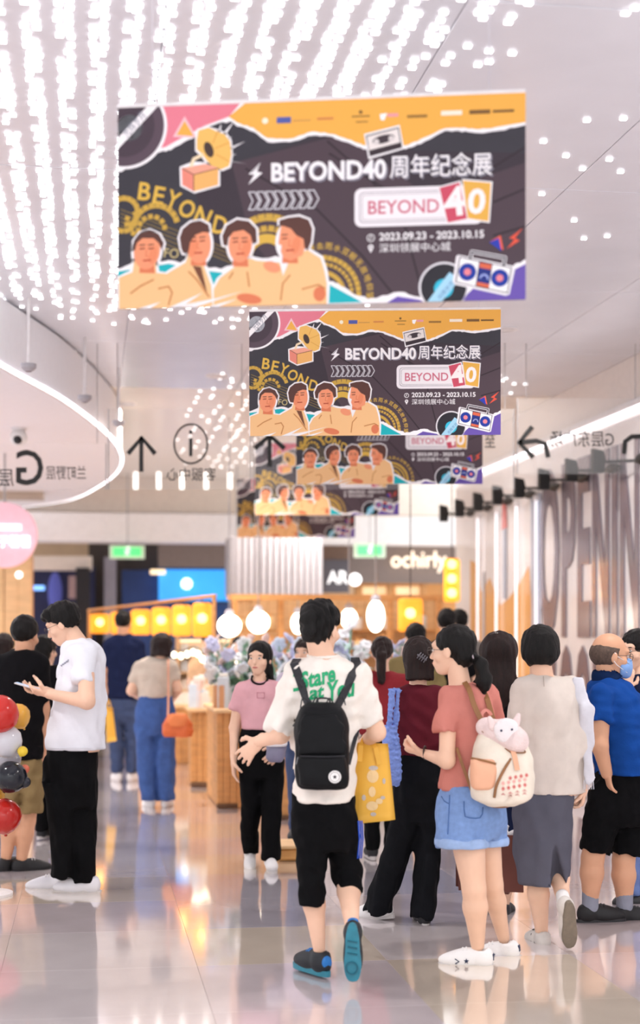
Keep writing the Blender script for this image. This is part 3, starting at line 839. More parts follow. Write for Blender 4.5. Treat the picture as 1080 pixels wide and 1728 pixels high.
# ------------------------------------------------------------------ people: implicit bodies, clothes cut to clean hems
SKIN = mat('skin_light', '#efc4a8', rough=.5, var=.05, scale=9, spec=.35)
SKIN2 = mat('skin_tan', '#dba685', rough=.5, var=.06, scale=9, spec=.35)
HAIR_BK = mat('hair_black', '#0d0a09', rough=.5, var=.3, scale=6, bump=.5, bscale=30, stretch=(9, 9, 1.2), spec=.22)
HAIR_BR = mat('hair_brown', '#21120f', rough=.46, var=.35, scale=6, bump=.5, bscale=30, stretch=(9, 9, 1.0), spec=.25)
def cloth(name, col, rough=.9, bump=.7, var=.06, bscale=13): return mat(name, col, rough=rough, var=var, scale=10, bump=bump, bscale=bscale, spec=.1)
BLACK_CLOTH = cloth('black_cloth', '#0e0e10', var=.15)
EYE_W = mat('eye_white', '#efe6e0', rough=.3, var=.02); EYE_D = mat('eye_dark', '#1c1210', rough=.2, var=.05)
LIP = mat('lips', '#c06a62', rough=.45, var=.05); WIRE = mat('wire_frame', '#5a5350', rough=.3, metal=.7)

def basis(yaw, pitch=0.0, roll=0.0):
    """columns: right, forward, up; yaw 0 looks away from the camera, + turns right; pitch + tilts down"""
    y, p, r = math.radians(yaw), math.radians(pitch), math.radians(roll)
    Rt = np.array([math.cos(y), -math.sin(y), 0]); Fw = np.array([math.sin(y), math.cos(y), 0]); Up = np.array([0, 0, 1.0])
    Fw, Up = Fw * math.cos(p) - Up * math.sin(p), Up * math.cos(p) + Fw * math.sin(p)
    Rt, Up = Rt * math.cos(r) - Up * math.sin(r), Up * math.cos(r) + Rt * math.sin(r)
    return np.stack([Rt, Fw, Up], 1)

_cache = {}
def head_mesh(h, male):
    key = ('head', h, male)
    if key not in _cache:
        P = [(ell((0, -.016, .032), (.074, .094, .086)), 0), (ell((0, .018, -.028), (.062 if male else .059, .072, .082)), .03),
             (ell((0, .056, -.092), (.030 if male else .024, .028, .024)), .035), (ell((0, .078, .030), (.05, .016, .014)), .02),
             (cone((0, .086, .008), (0, .106, -.030), .0075, .0125), .014), (ell((0, .088, -.062), (.022, .012, .014)), .015),
             (ell((.052, .055, -.03), (.018, .02, .018)), .02), (ell((-.052, .055, -.03), (.018, .02, .018)), .02)]
        for s in (-1, 1): P.append((ell((s * .076, -.008, -.012), (.010, .02, .032)), .006))
        subs = [ell((s * .031, .098, .004), (.015, .018, .010)) for s in (-1, 1)]
        _cache[key] = build(P, h, subs=subs)
    return _cache[key]

def hand_mesh(h, side, curl, spread=.12, thumb=.6):
    key = ('hand', h, side, curl, spread, thumb)
    if key in _cache: return _cache[key]
    P = [(cone((0, 0, -.03), (0, 0, .02), .024, .028, flat=((0, 1, 0), .72)), 0), (cone((0, 0, .015), (0, 0, .072), .030, .036, flat=((0, 1, 0), .42)), .02)]
    for i, (x, ln) in enumerate(((-.030, .058), (-.010, .072), (.010, .078), (.029, .070))):
        p = np.array([x, 0, .074]); a = 0.0; sp = x / .03 * spread
        for j, fr in enumerate((.45, .31, .24)):
            a += curl * (.7, 1.0, .8)[j]
            q = p + ln * fr * np.array([math.sin(sp) * math.cos(a), math.sin(a), math.cos(a) * math.cos(sp)])
            P.append((cone(p, q, .0086 - .0007 * j, .0082 - .0008 * j), .006)); p = q
    p = np.array([.026, .004, .016])
    for j, (dx, dy, dz, ln) in enumerate(((.75, .35, .55, .042), (.35, .45 * (1 + thumb), .8, .030), (.15, .5 * (1 + thumb), .8, .024))):
        v = np.array([dx, dy, dz]); q = p + v / np.linalg.norm(v) * ln; P.append((cone(p, q, .0125 - .0015 * j, .0110 - .0015 * j), .008)); p = q
    V, Q = build(P, h)
    if side < 0: V = V * np.array([-1, 1, 1]); Q = Q[:, ::-1]
    _cache[key] = (V, Q); return V, Q

def shoe_meshes(h, kind):
    """upper, sole, collar; ankle at (0, 0, .085), toe along +y"""
    key = ('shoe', h, kind)
    if key in _cache: return _cache[key]
    up = [(ell((0, .120, .040), (.043, .082, .036)), 0), (ell((0, .05, .055), (.039, .085, .050)), .03), (ell((0, -.028, .055), (.036, .046, .055)), .03),
          (cone((0, -.012, .06), (0, -.014, .100 if kind != 'low' else .088), .040, .037, clip=True), .02)]
    up = [(halfplane(p, (0, 0, .016), (0, 0, -1)), k) for p, k in up]
    hole = [ell((0, -.008, .112 if kind != 'low' else .100), (.027, .034, .03))]
    U = build(up, h, subs=hole)
    # sole: extruded outline
    pts = []
    for i in range(28):
        a = 2 * PI * i / 28; y = .062 + .142 * math.sin(a); w = .040 + .008 * math.sin(a) - .006 * math.exp(-((y - .05) / .05) ** 2)
        pts.append((w * math.copysign(abs(math.cos(a)) ** .7, math.cos(a)), y))
    V, Fs = prism(pts, .026); S = (np.stack([V[:, 0], V[:, 2], V[:, 1]], 1), [f[::-1] for f in Fs])
    # lace panel
    lp = [(-.018, .055), (.018, .055), (.016, .125), (-.016, .125)]
    Lc = merge([tube([(-.024, y, z - .010), (0, y + .004, z), (.024, y, z - .010)], .0036, 6) for y, z in ((.058, .106), (.076, .103), (.094, .094), (.112, .083))])
    _cache[key] = (U, S, Lc); return _cache[key]

class Person:
    def __init__(s, d, bx, label, group=None, h=.012, skin=SKIN, male=True):
        s.d = d; s.s = F / d; s.h = h; s.skin = skin; s.male = male
        base = PX(bx, HZ, d); s.org = np.array([base[0], d, 0.0])
        s.root = thing('person', label, 'person', s.org, 0, group)
        s.bp = []; s.extra = []
    def J(s, px, py, dd=0.0): return PX(px, py, s.d + dd) - s.org
    def m(s, px): return px / s.s
    def cone(s, a, b, ra, rb, **k): return cone(s.J(*a), s.J(*b), ra / s.s, rb / s.s, **k)
    def loft(s, rows, n=2.0, dy=0.0):
        """rows of (row, left column, right column, half depth in m, depth offset in m)"""
        z = []; cx = []; cy = []; a = []; b = []
        for r in rows:
            py, xl, xr, hb = r[:4]; dd = (r[4] if len(r) > 4 else 0.0) + dy
            p = s.J((xl + xr) / 2, py, dd); z.append(p[2]); cx.append(p[0]); cy.append(p[1]); a.append((xr - xl) / 2 / s.s); b.append(hb)
        return loft(z, cx, cy, a, b, n)
    def part(s, name, VF, m, label=None, smooth=True, parent=None):
        return put(name, VF, m, parent or s.root, smooth, label, local=True)
    def garment(s, name, prims, m, folds=.004, seed=1, label=None, h=None, subs=(), wl=(.06, .16), zbias=.6):
        hem = prims[0][0][0][2] + .012 if name in ('t_shirt', 'top', 'polo_shirt', 'dress_top', 'skirt') else None
        VF = build(prims, h or s.h, folds * 1.5, seed, subs, wl, zbias, hem=hem); return s.part(name, VF, m, label)
    def head(s, px, py, yaw, pitch=0, scale=1.0, dd=0.0, roll=0, face=False, mouth=True):
        s.hc = s.J(px, py, dd); s.hR = basis(yaw, pitch, roll) * scale; s.hs = scale
        V, Q = head_mesh(.0055 if s.d < 9.5 else .008, s.male); s.extra.append((s.hw(V), Q))
        if face:
            for sg in (-1, 1):
                e = s.part('eye', s.tw(sphere((sg * .031, .0825, .004), (.0135, .008, .0075), 14, 8)), EYE_W)
                s.part('iris', s.tw(sphere((sg * .031, .0885, .004), (.0062, .003, .0062), 12, 8)), EYE_D, parent=e)
                s.part('eyebrow', s.tw(sphere((sg * .032, .0875, .026), (.019, .006, .0036), 12, 6)), HAIR_BK)
            if mouth: s.part('mouth', s.tw(sphere((0, .0945, -.060), (.021, .009, .0075), 14, 8)), LIP)
    def hw(s, V): return np.asarray(V) @ s.hR.T + s.hc
    def tw(s, VF): return s.hw(VF[0]), VF[1]
    def hair(s, prims, m, subs=(), h=None, folds=.004, seed=3, label=None, wl=(.02, .06), name='hair'):
        V, Q = build(prims, h or (.0065 if s.d < 9.5 else .009), folds, seed, subs, wl, .2)
        return s.part(name, (s.hw(V), Q), m, label)
    def hand(s, wr, direction, palm, side, curl=.35, spread=.12, thumb=.6, scale=1.0):
        z = np.asarray(direction, float); z /= np.linalg.norm(z); y = np.asarray(palm, float); y = y - z * (y @ z); y /= np.linalg.norm(y)
        x = np.cross(y, z); R = np.stack([x, y, z], 1) * scale
        V, Q = hand_mesh(.0045 if s.d < 9.6 else .0065, side, curl, spread, thumb); s.extra.append((V @ R.T + s.J(*wr), Q))
    def arm(s, sh, el, wr, r=(19, 14, 9), k=.02):
        s.bp.append((s.cone(sh, el, r[0], r[1]), .03)); s.bp.append((s.cone(el, wr, r[1] * .98, r[2]), .02))
    def leg(s, hip, kn, an, r=(26, 18, 11), calf=None):
        s.bp.append((s.cone(hip, kn, r[0], r[1]), .03))
        kn_, an_ = np.array(kn + (0,) * (3 - len(kn)), float), np.array(an + (0,) * (3 - len(an)), float); c = kn_ + (an_ - kn_) * .32
        s.bp.append((s.cone(kn, tuple(c), r[1] * .95, calf or r[1] * .98), .02)); s.bp.append((s.cone(tuple(c), an, calf or r[1] * .98, r[2]), .02))
    def torso(s, rows, shrink=.86):
        q = []
        for r in rows:
            c = (r[1] + r[2]) / 2; w = (r[2] - r[1]) / 2 * shrink; q.append((r[0], c - w, c + w, r[3] * shrink) + tuple(r[4:]))
        s.bp.append((s.loft(q), .02))
    def neck(s, px, py, r, dd=0.0):
        a = s.J(px, py, dd); b = s.hc + s.hR @ np.array([0, -.022, -.06]); s.bp.append((cone(a, b, r / s.s * 1.12, r / s.s), .04))
    def foot(s, an, yaw, pitch=0.0, kind='low', up=None, sole=None, lace=None, scale=1.0, roll=0, label=None):
        R = basis(yaw, pitch, roll) * scale; c = s.J(*an) if len(an) == 3 and not isinstance(an, np.ndarray) else an
        w = lambda VF: ((VF[0] - np.array([0, 0, .085])) @ R.T + c, VF[1])
        U, S, Lc = shoe_meshes(.006 if s.d < 10.5 else .009, kind)
        o = s.part('shoe', w(U), up, label); s.part('sole', w(S), sole or up, parent=o, smooth=False)
        if lace: s.part('laces', w(Lc), lace, parent=o)
        return o, w
    def done(s):
        VF = build(s.bp, s.h); parts = [VF] + s.extra; V = []; Q = []; n = 0
        for v, q in parts: V.append(v); Q.append(q + n); n += len(v)
        s.body = s.part('body', (np.concatenate(V), np.concatenate(Q)), s.skin)
        return s.root
    def surf(s, obj):
        me = obj.data; return BVHTree.FromPolygons([v.co[:] for v in me.vertices], [p.vertices[:] for p in me.polygons])
    def hit(s, bvh, px, py, off=.003):
        """point of the garment under this image point, seen from the camera side"""
        a = s.J(px, py, -.8); b = s.J(px, py, .8); dv = Vector(b - a).normalized()
        loc, n, i, t = bvh.ray_cast(Vector(a), dv)
        if loc is None: return None, None
        return np.array(loc) + np.array(n) * off, np.array(n)

# hair shapes in the head's own frame
def plane_cut(prim, pt, n): return halfplane(prim, pt, n)
def short_hair(t=.0, line=.062, nape=-.075, fringe=0.0):
    """close-cut hair: a cap cut by a slanting hairline from forehead to nape"""
    cap = ell((0, -.020, .036), (.082 + t, .103 + t, .094 + t))
    p0 = np.array([0, .088 + fringe, line]); p1 = np.array([0, -.085, nape]); dv = p1 - p0
    n = np.array([0, -dv[2], dv[1]]); n = n if n[2] < 0 else -n
    side = halfplane(cap, p0, n)
    return [(side, 0)]
SIDE_SUBS = [ell((s * .10, .035, -.045), (.06, .04, .06)) for s in (-1, 1)]
FACE_SUB = [ell((0, .128, -.030), (.056, .065, .098))]

# ---- the young man walking away with the black backpack
CREAM = cloth('cream_jersey', '#f3ebe1'); GREEN = mat('green_print', '#20a870', rough=.7, var=.04)
P = Person(6.97, 545, 'man in cream T-shirt with green lettering, black shorts and black backpack, walking away', h=.011)
P.head(541, 1062, 28, 4, .97)
_cut = (0, .088, .070), (0, .66, -.75)
P.hair([(halfplane(ell((0, -.012, .056), (.088, .107, .086)), (0, .088, .066), (0, .66, -.75)), 0), (halfplane(ell((0, -.042, .005), (.074, .072, .085)), (0, -.02, -.042), (0, .72, -.70)), .03)], HAIR_BK, subs=[ell((s_ * .112, .02, -.052), (.06, .062, .066)) for s_ in (-1, 1)] + FACE_SUB, folds=.006, seed=5)
P.neck(546, 1118, 20)
tor = [(1106, 518, 572, .06), (1114, 503, 590, .085), (1128, 491, 612, .11), (1150, 487, 618, .125), (1200, 494, 610, .13), (1260, 495, 602, .125), (1310, 493, 600, .13), (1345, 491, 598, .135), (1357, 490, 598, .135)]
P.torso(tor[1:], .82)
P.bp.append((P.loft([(1335, 500, 592, .10), (1400, 498, 598, .11), (1425, 510, 590, .09)]), .03))
shirt = P.garment('t_shirt', [(P.loft(tor), 0), (P.cone((500, 1142, 0), (468, 1236, -.03), 24, 23, clip=True), .035), (P.cone((603, 1142, 0), (632, 1222, .0), 24, 20, clip=True), .035)], CREAM, .0065, 4,
                  subs=[P.cone((545, 1092, .0), (545, 1107, .0), 24, 24)])
P.part('neckband', tube([P.J(545 + 25 * math.cos(a), 1107 + 2.5 * math.sin(a), -.062 * math.sin(a)) for a in np.linspace(0, 2 * PI, 25)[:-1]], .008, 8, True), CREAM)
P.arm((500, 1140, 0), (474, 1240, -.04), (436, 1252, .06), (17, 15, 10))
P.hand((436, 1252, .06), (-.62, .25, -.62), (.35, .9, .1), 1, .30, .2, .5, .98)
P.arm((604, 1140, 0), (636, 1236, .02), (614, 1254, .20), (17, 15, 10))
P.hand((614, 1254, .20), (-.35, .3, -.75), (-.2, -1, 0), 1, .9, .05, .8, .95)
P.garment('shorts', [(P.loft([(1338, 494, 597, .115), (1370, 493, 600, .125), (1410, 497, 604, .115), (1432, 520, 590, .085)]), 0),
                     (P.loft([(1360, 494, 552, .10), (1420, 496, 551, .098), (1470, 502, 550, .088), (1527, 505, 547, .075)]), .03),
                     (P.cone((572, 1375, 0), (584, 1470, .10), 29, 26), .03), (P.cone((584, 1468, .10), (592, 1506, -.03), 26, 20.5, clip=True), .03)], BLACK_CLOTH, .004, 9)
st = []
for k in range(3):
    st.append(ribbon([P.J(604 + 3 * k, 1385, -.07 + .03 * k), P.J(606 + 3 * k, 1415, -.05 + .03 * k), P.J(603 + 3 * k, 1448, .0 + .03 * k)], [(.8, -.6, 0)] * 3, .006, .004))
P.part('side_stripe', merge(st), mat('royal_blue', '#2455c8', rough=.7), smooth=False, label='blue side stripes on the shorts')
P.leg((522, 1370), (526, 1490, .03), (539, 1604, .0), (26, 19, 10.5), 18.5)
P.leg((572, 1370), (586, 1474, .10), (594, 1566, -.22), (26, 19, 11), 19.5)
TEAL_S = mat('teal_rubber', '#2d7f92', rough=.5, var=.12, scale=30); BLK_S = mat('black_shoe', '#1b2026', rough=.6, var=.2); BLUE_S = mat('blue_shoe_panel', '#1f77c4', rough=.5)
o, w = P.foot((539, 1612, .0), -32, 0, 'high', BLK_S, TEAL_S, BLUE_S)
P.part('heel_patch', w(sphere((0, -.062, .062), (.026, .014, .032), 14, 10)), BLUE_S, parent=o, label='blue heel patch')
o, w = P.foot((596, 1574, -.24), 4, 76, 'high', BLK_S, TEAL_S, BLUE_S, .95)
P.part('heel_patch', w(sphere((0, -.062, .075), (.026, .014, .026), 14, 10)), BLUE_S, parent=o, label='blue heel patch')
tr = []
for y in (.0, .03, .06): tr.append(ribbon([(-.022, y, -.001), (.022, y + .008, -.001)], [(0, 0, -1)] * 2, .006, .004))
tr.append(tube([(.026 * math.cos(a) - .004, .135 + .03 * math.sin(a), -.002) for a in np.linspace(0, 2 * PI, 15)[:-1]], .004, 6, True))
P.part('tread', w(merge(tr)), mat('teal_tread', '#1f6274', rough=.5), parent=o, smooth=False)
P.done()
bv = P.surf(shirt)
def shirt_text(P, bv, s, x0, x1, y0, y1, rot, shear, bold, off=.004):
    V2, T = text_fit(s, x0, x1, -y1, -y0, bold); V2 = V2 * np.array([1, -1]); cx, cy = (x0 + x1) / 2, (y0 + y1) / 2; r = math.radians(rot); out = []
    for x, y in V2:
        x, y = x - cx - shear * (y - cy), y - cy; px, py = cx + x * math.cos(r) - y * math.sin(r), cy + x * math.sin(r) + y * math.cos(r)
        h_, n_ = P.hit(bv, px, py, off); out.append(h_ if h_ is not None else P.J(px, py, -.14))
    return np.array(out), [list(t)[::-1] for t in T]
tx = [shirt_text(P, bv, 'I', 495, 505, 1138, 1166, -14, .25, .03), shirt_text(P, bv, 'Stare', 508, 567, 1128, 1157, -14, .25, .03),
      shirt_text(P, bv, 'at', 523, 547, 1159, 1179, -10, .25, .03), shirt_text(P, bv, 'You', 550, 598, 1147, 1180, -12, .25, .03)]
VV, FF = merge(tx)
put('lettering', (VV, FF), GREEN, shirt, False, 'green script lettering across the shoulders', local=True)

# black backpack on his back
BPK = mat('backpack_nylon', '#0a0b0e', rough=.6, spec=.2, var=.15, bump=.2, bscale=240); BPK2 = mat('backpack_webbing', '#1d1e24', rough=.55)
bp = thing('backpack', 'black backpack with a round white star badge on the cream T-shirt back', 'backpack', P.org + np.array([0, -.22, 0]))
def pack(name, prims, m, **k): return put(name, (lambda v: (v[0] + P.org, v[1]))(build(prims, .008, **k)), m, bp, True)
pack('main_compartment', [(P.loft([(1186, 520, 566, .04, -.19), (1192, 512, 574, .06, -.19), (1210, 503, 583, .075, -.19), (1250, 499, 587, .08, -.195), (1300, 500, 587, .085, -.2), (1326, 504, 586, .08, -.2), (1331, 510, 580, .07, -.2)], 3.2), 0)], BPK, folds=.003, seed=8)
pack('front_pocket', [(P.loft([(1276, 507, 583, .03, -.275), (1281, 504, 584, .035, -.275), (1310, 503, 586, .036, -.275), (1327, 506, 584, .03, -.27)], 3.5), 0)], BPK, folds=.002, seed=3)
pack('top_panel', [(P.loft([(1206, 518, 568, .012, -.262), (1225, 509, 579, .018, -.265), (1270, 506, 583, .02, -.272), (1274, 508, 582, .015, -.272)], 3.2), 0)], BPK, folds=.002, seed=4)
gl = lambda a: P.J(*a) + P.org
zp = [gl(q) for q in ((507, 1276, -.305), (545, 1277, -.312), (582, 1276, -.305))]
put('zip', tube(spline(zp), .003, 6), BPK2, bp)
put('zip_pull', tube([gl((503, 1278, -.28)), gl((500, 1290, -.28))], .003, 6), mat('grey_metal', '#8f8d90', rough=.3, metal=.9), bp)
cc = gl((565, 1311, -.318)); dk = lathe([(.0265, -.002), (.0275, .0), (.0265, .003), (.02, .0035)], 28)
def face_cam(VF, c): V = rotx(VF[0], PI / 2); return V + c, VF[1]
bd = put('badge', face_cam(dk, cc), mat('white_rubber', '#f3f1ee', rough=.5), bp)
ring = tube([(.0205 * math.cos(a), .0205 * math.sin(a), .0042) for a in np.linspace(0, 2 * PI, 25)[:-1]], .0009, 5, True)
put('badge_ring', face_cam(ring, cc), BPK, bd)
star = [((.0105 if i % 2 == 0 else .0042) * math.sin(i * PI / 5), (.0105 if i % 2 == 0 else .0042) * math.cos(i * PI / 5)) for i in range(10)]
V, Fs = prism(star, .0012); put('badge_star', (V + cc + np.array([0, -.0052, 0]), Fs), BPK, bd)
for side in (((497, 1119), (505, 1140), (514, 1165), (523, 1190)), ((603, 1117), (592, 1140), (580, 1165), (567, 1190))):
    pts = []; nr = []
    h0, n0 = P.hit(bv, side[0][0], side[0][1] + 3, .004)
    top = P.J(side[0][0] + (4 if side[0][0] < 540 else -4), side[0][1] - 1, -.01) + np.array([0, 0, .012])
    pts.append(P.J(side[0][0] + 4 * (1 if side[0][0] < 540 else -1), side[0][1] + 14, .12)); nr.append((0, 1, .3))
    pts.append(top); nr.append((0, -.2, 1))
    for q in side:
        h_, n_ = P.hit(bv, q[0], q[1] + 3, .004)
        if h_ is None: h_, n_ = P.J(q[0], q[1], -.12), np.array([0, -1, 0])
        pts.append(h_); nr.append(n_)
    pts.append(P.J(side[3][0], side[3][1] + 6, -.18)); nr.append((0, -.5, .5))
    put('strap', (lambda v: (v[0] + P.org, v[1]))(ribbon(pts, nr, .038, .006)), BPK2, bp)
for q in (((500, 1220, -.17), (497, 1225, -.06), (496, 1245, .05)), ((588, 1290, -.17), (597, 1255, -.08), (606, 1222, -.02))):
    put('lower_strap', ribbon([gl(a) for a in q], [(0, -1, .2)] * 3, .018, .004), BPK2, bp)
put('carry_loop', tube(spline([gl(q) for q in ((533, 1190, -.2), (536, 1180, -.2), (545, 1178, -.2), (555, 1180, -.2), (558, 1190, -.2))], 5), .0045, 6), BPK2, bp)
for q in (((523, 1186, -.19), (511, 1178, -.2), (507, 1195, -.2)), ((527, 1187, -.19), (534, 1177, -.2), (538, 1188, -.2)), ((567, 1187, -.19), (578, 1176, -.2), (583, 1190, -.2)), ((563, 1187, -.19), (556, 1178, -.2), (551, 1186, -.2))):
    put('loose_cord', tube(spline([gl(a) for a in q], 5), .0028, 6), BPK2, bp)

# yellow carrier bag in his right hand
YB = mat('yellow_bag', '#f2b944', rough=.6, var=.05, scale=5)
yb = thing('carrier_bag', 'yellow carrier bag hanging from the hand of the man with the black backpack', 'bag', PX(630, 1388, 7.1) * np.array([1, 1, 0]) + np.array([0, 0, PX(630, 1388, 7.1)[2]]))
def bag_sheet(P4, d0, thick, m, name, parent, n=9, bulge=.02):
    """a soft flat bag: quad of image points at distance d0, with rounded thickness"""
    (ax, ay), (bx, by), (cx, cy), (dx, dy) = P4; V = []; Fs = []
    for sgn in (-1, 1):
        for i in range(n):
            for j in range(n):
                u, v = i / (n - 1), j / (n - 1)
                px = (ax * (1 - u) + bx * u) * (1 - v) + (dx * (1 - u) + cx * u) * v; py = (ay * (1 - u) + by * u) * (1 - v) + (dy * (1 - u) + cy * u) * v
                e = (math.sin(PI * u) * (math.sin(PI * min(v * .5 + .5, 1)) * .35 + math.sin(PI * (v * .5)) * .65 if v > 0 else .25 * math.sin(PI * u))) if 0 < u < 1 else 0
                e = max(0, math.sin(PI * u)) ** .5 * (0.25 + .75 * math.sin(PI * (0.12 + .80 * v)))
                V.append(PX(px, py, d0) + np.array([0, sgn * (thick / 2 * e + .001) + .006 * math.sin(7 * u + 5 * v), 0]))
    for sidx in (0, 1):
        for i in range(n - 1):
            for j in range(n - 1):
                a = sidx * n * n + i * n + j; q = [a, a + 1, a + n + 1, a + n]; Fs.append(q if sidx == 1 else q[::-1])
    per = [(i, 0) for i in range(n)] + [(n - 1, j) for j in range(1, n)] + [(i, n - 1) for i in range(n - 2, -1, -1)] + [(0, j) for j in range(n - 2, 0, -1)]
    for k in range(len(per)):
        a = per[k][0] * n + per[k][1]; b = per[(k + 1) % len(per)]; b = b[0] * n + b[1]; Fs.append([a, b, b + n * n, a + n * n])
    return put(name, (np.array(V), Fs), m, parent, True)
sheet = bag_sheet([(596, 1253), (655, 1255), (667, 1383), (594, 1391)], 7.1, .06, YB, 'bag_body', yb)
put('handle', ribbon([PX(*q) for q in ((607, 1285, 7.06), (609, 1258, 7.065), (613, 1247, 7.1), (618, 1252, 7.16))], [(0, -1, 0)] * 4, .022, .003), YB, yb)
put('handle', ribbon([PX(*q) for q in ((640, 1290, 7.06), (634, 1262, 7.065), (622, 1248, 7.1), (616, 1252, 7.16))], [(0, -1, 0)] * 4, .022, .003), YB, yb)
g = np.random.default_rng(4); fl_ = []; sb = BVHTree.FromPolygons([tuple(v.co) for v in sheet.data.vertices], [p.vertices[:] for p in sheet.data.polygons])
def on_bag(px, py, off=.0025):
    a = PX(px, py, 6.0); M = np.array(PM[yb.name].inverted()); al = M[:3, :3] @ a + M[:3, 3]; dv = Vector(PX(px, py, 8.0) - a).normalized()
    loc, n, i, t = sb.ray_cast(Vector(al), dv); return (np.array(loc) + np.array([0, -off, 0])) if loc is not None else al
def blot(px, py, rx, ry, n=14): return [on_bag(px, py)] + [on_bag(px + rx * math.cos(2 * PI * k / n), py + ry * math.sin(2 * PI * k / n)) for k in range(n)], [[0, 1 + k, 1 + (k + 1) % n] for k in range(n)]
for q in ((629, 1310, 10, 11), (628, 1336, 6, 9), (640, 1352, 6, 5), (628, 1360, 10, 8)): put('pale_patch', blot(*q), mat('pale_peach_print', '#f1cf97', rough=.6), yb, local=True)
for q in ((630, 1296, 8, 4), (646, 1346, 4, 3), (614, 1346, 3.4, 5), (630, 1374, 5, 3.4), (648, 1318, 2.6, 5)): put('lilac_patch', blot(*q), mat('lilac_print', '#c3b9b0', rough=.6), yb, local=True)

# ---- the woman in salmon with the cream backpack
SALM = cloth('salmon_jersey', '#d08478'); DENIM = mat('light_denim', '#7d9dd2', rough=.9, var=.08, scale=45, bump=.4, bscale=260); DENIM2 = mat('pale_denim', '#9db8e2', rough=.9, var=.1, scale=24, bump=.3, bscale=260)
P = Person(7.26, 795, 'woman in salmon T-shirt and light denim shorts, hair in a low ponytail, looking left', h=.011, male=False)
P.head(762, 1097, -62, 3, .96, face=True)
P.hair([(ell((0, -.026, .034), (.086, .104, .094)), 0), (ell((0, -.07, -.035), (.06, .045, .055)), .03)], HAIR_BK,
       subs=[ell((0, .150, -.045), (.085, .095, .150)), ell((.10, .028, -.06), (.06, .055, .07)), ell((-.10, .028, -.06), (.06, .055, .07))], folds=.0025, seed=2)
P.hair([(cone((.0, -.112, -.03), (.0, -.150, -.075), .018, .030), 0), (cone((0, -.150, -.075), (0.01, -.158, -.16), .032, .036), .02), (cone((.01, -.158, -.16), (.022, -.135, -.245), .036, .018), .02)], HAIR_BK, folds=.004, seed=6, name='ponytail')
P.part('hair_tie', P.tw(tube([(.019 * math.cos(a), -.117 + .006 * math.sin(a), -.036 + .019 * math.sin(a)) for a in np.linspace(0, 2 * PI, 13)[:-1]], .004, 6, True)), mat('hair_tie', '#c9b9c0', rough=.5))
gls = []
for sg in (-1, 1): gls.append(tube([(sg * .034 + .023 * math.cos(a), .104, .0 + .019 * math.sin(a)) for a in np.linspace(0, 2 * PI, 17)[:-1]], .0014, 5, True))
gls += [tube([(-.011, .105, .004), (.011, .105, .004)], .0014, 5)] + [tube([(sg * .057, .104, .004), (sg * .074, .06, .006), (sg * .08, -.01, .0)], .0014, 5) for sg in (-1, 1)]
GLASSES = merge(gls)
P.part('glasses', P.tw(GLASSES), WIRE)
P.neck(777, 1160, 17)
tor = [(1152, 762, 800, .06), (1160, 752, 812, .085), (1175, 745, 826, .10), (1200, 748, 832, .115), (1240, 752, 832, .12), (1290, 744, 826, .12), (1320, 742, 822, .125), (1338, 742, 824, .125)]
P.torso(tor[1:], .8)
P.garment('t_shirt', [(P.loft(tor), 0), (P.cone((757, 1178, -.07), (751, 1236, -.10), 18, 20.5, clip=True), .03), (P.cone((822, 1172, .08), (836, 1216, .14), 19, 18, clip=True), .03)], SALM, .005, 12,
          subs=[P.cone((777, 1140, .0), (777, 1152, .0), 19, 20)])
P.arm((757, 1176, -.07), (754, 1284, -.12), (714, 1271, .02), (14.5, 13.5, 8))
P.hand((714, 1271, .02), (-.8, .5, .15), (.3, .2, .9), 1, .85, .05, .6, .92)
P.arm((824, 1176, .08), (838, 1262, .16), (790, 1290, .26), (13, 11, 8))
P.part('bracelet', tube([P.J(717, 1270, .01) + np.array([.008 * math.cos(a), .027 * math.cos(a), .030 * math.sin(a)]) for a in np.linspace(0, 2 * PI, 17)[:-1]], .0045, 6, True), mat('dark_beads', '#33231f', rough=.5))
dsh = P.garment('denim_shorts', [(P.loft([(1322, 746, 838, .13), (1345, 741, 848, .14), (1380, 738, 855, .145), (1400, 738, 853, .13), (1415, 760, 840, .11)]), 0),
                           (P.cone((774, 1372, -.03), (779, 1429, -.05), 40, 44, clip=True), .02), (P.cone((820, 1372, .06), (824, 1426, .05), 34, 33, clip=True), .02)], DENIM, .003, 3)
P.garment('turned_cuff', [(P.cone((779, 1412, -.05), (779, 1429, -.05), 45.5, 46.5, clip=True, clip0=True), 0)], DENIM2, .0015, 4)
P.garment('turned_cuff', [(P.cone((824, 1411, .05), (824, 1426, .05), 34.5, 35, clip=True, clip0=True), 0)], DENIM2, .0015, 4)
P.bp.append((P.loft([(1330, 755, 830, .10), (1400, 750, 840, .11)]), .03))
P.leg((785, 1380, -.03), (800, 1500, -.06), (806, 1596, -.02), (33, 20, 11.5), 20.5)
P.leg((816, 1380, .06), (830, 1492, .10), (850, 1584, .22), (28, 19, 10.5), 17.5)
WSH = mat('white_canvas', '#f1efee', rough=.7, var=.03, bump=.15); WSL = mat('white_sole', '#d2cdcb', rough=.6, var=.04); NVY = mat('navy_mark', '#24304e', rough=.6)
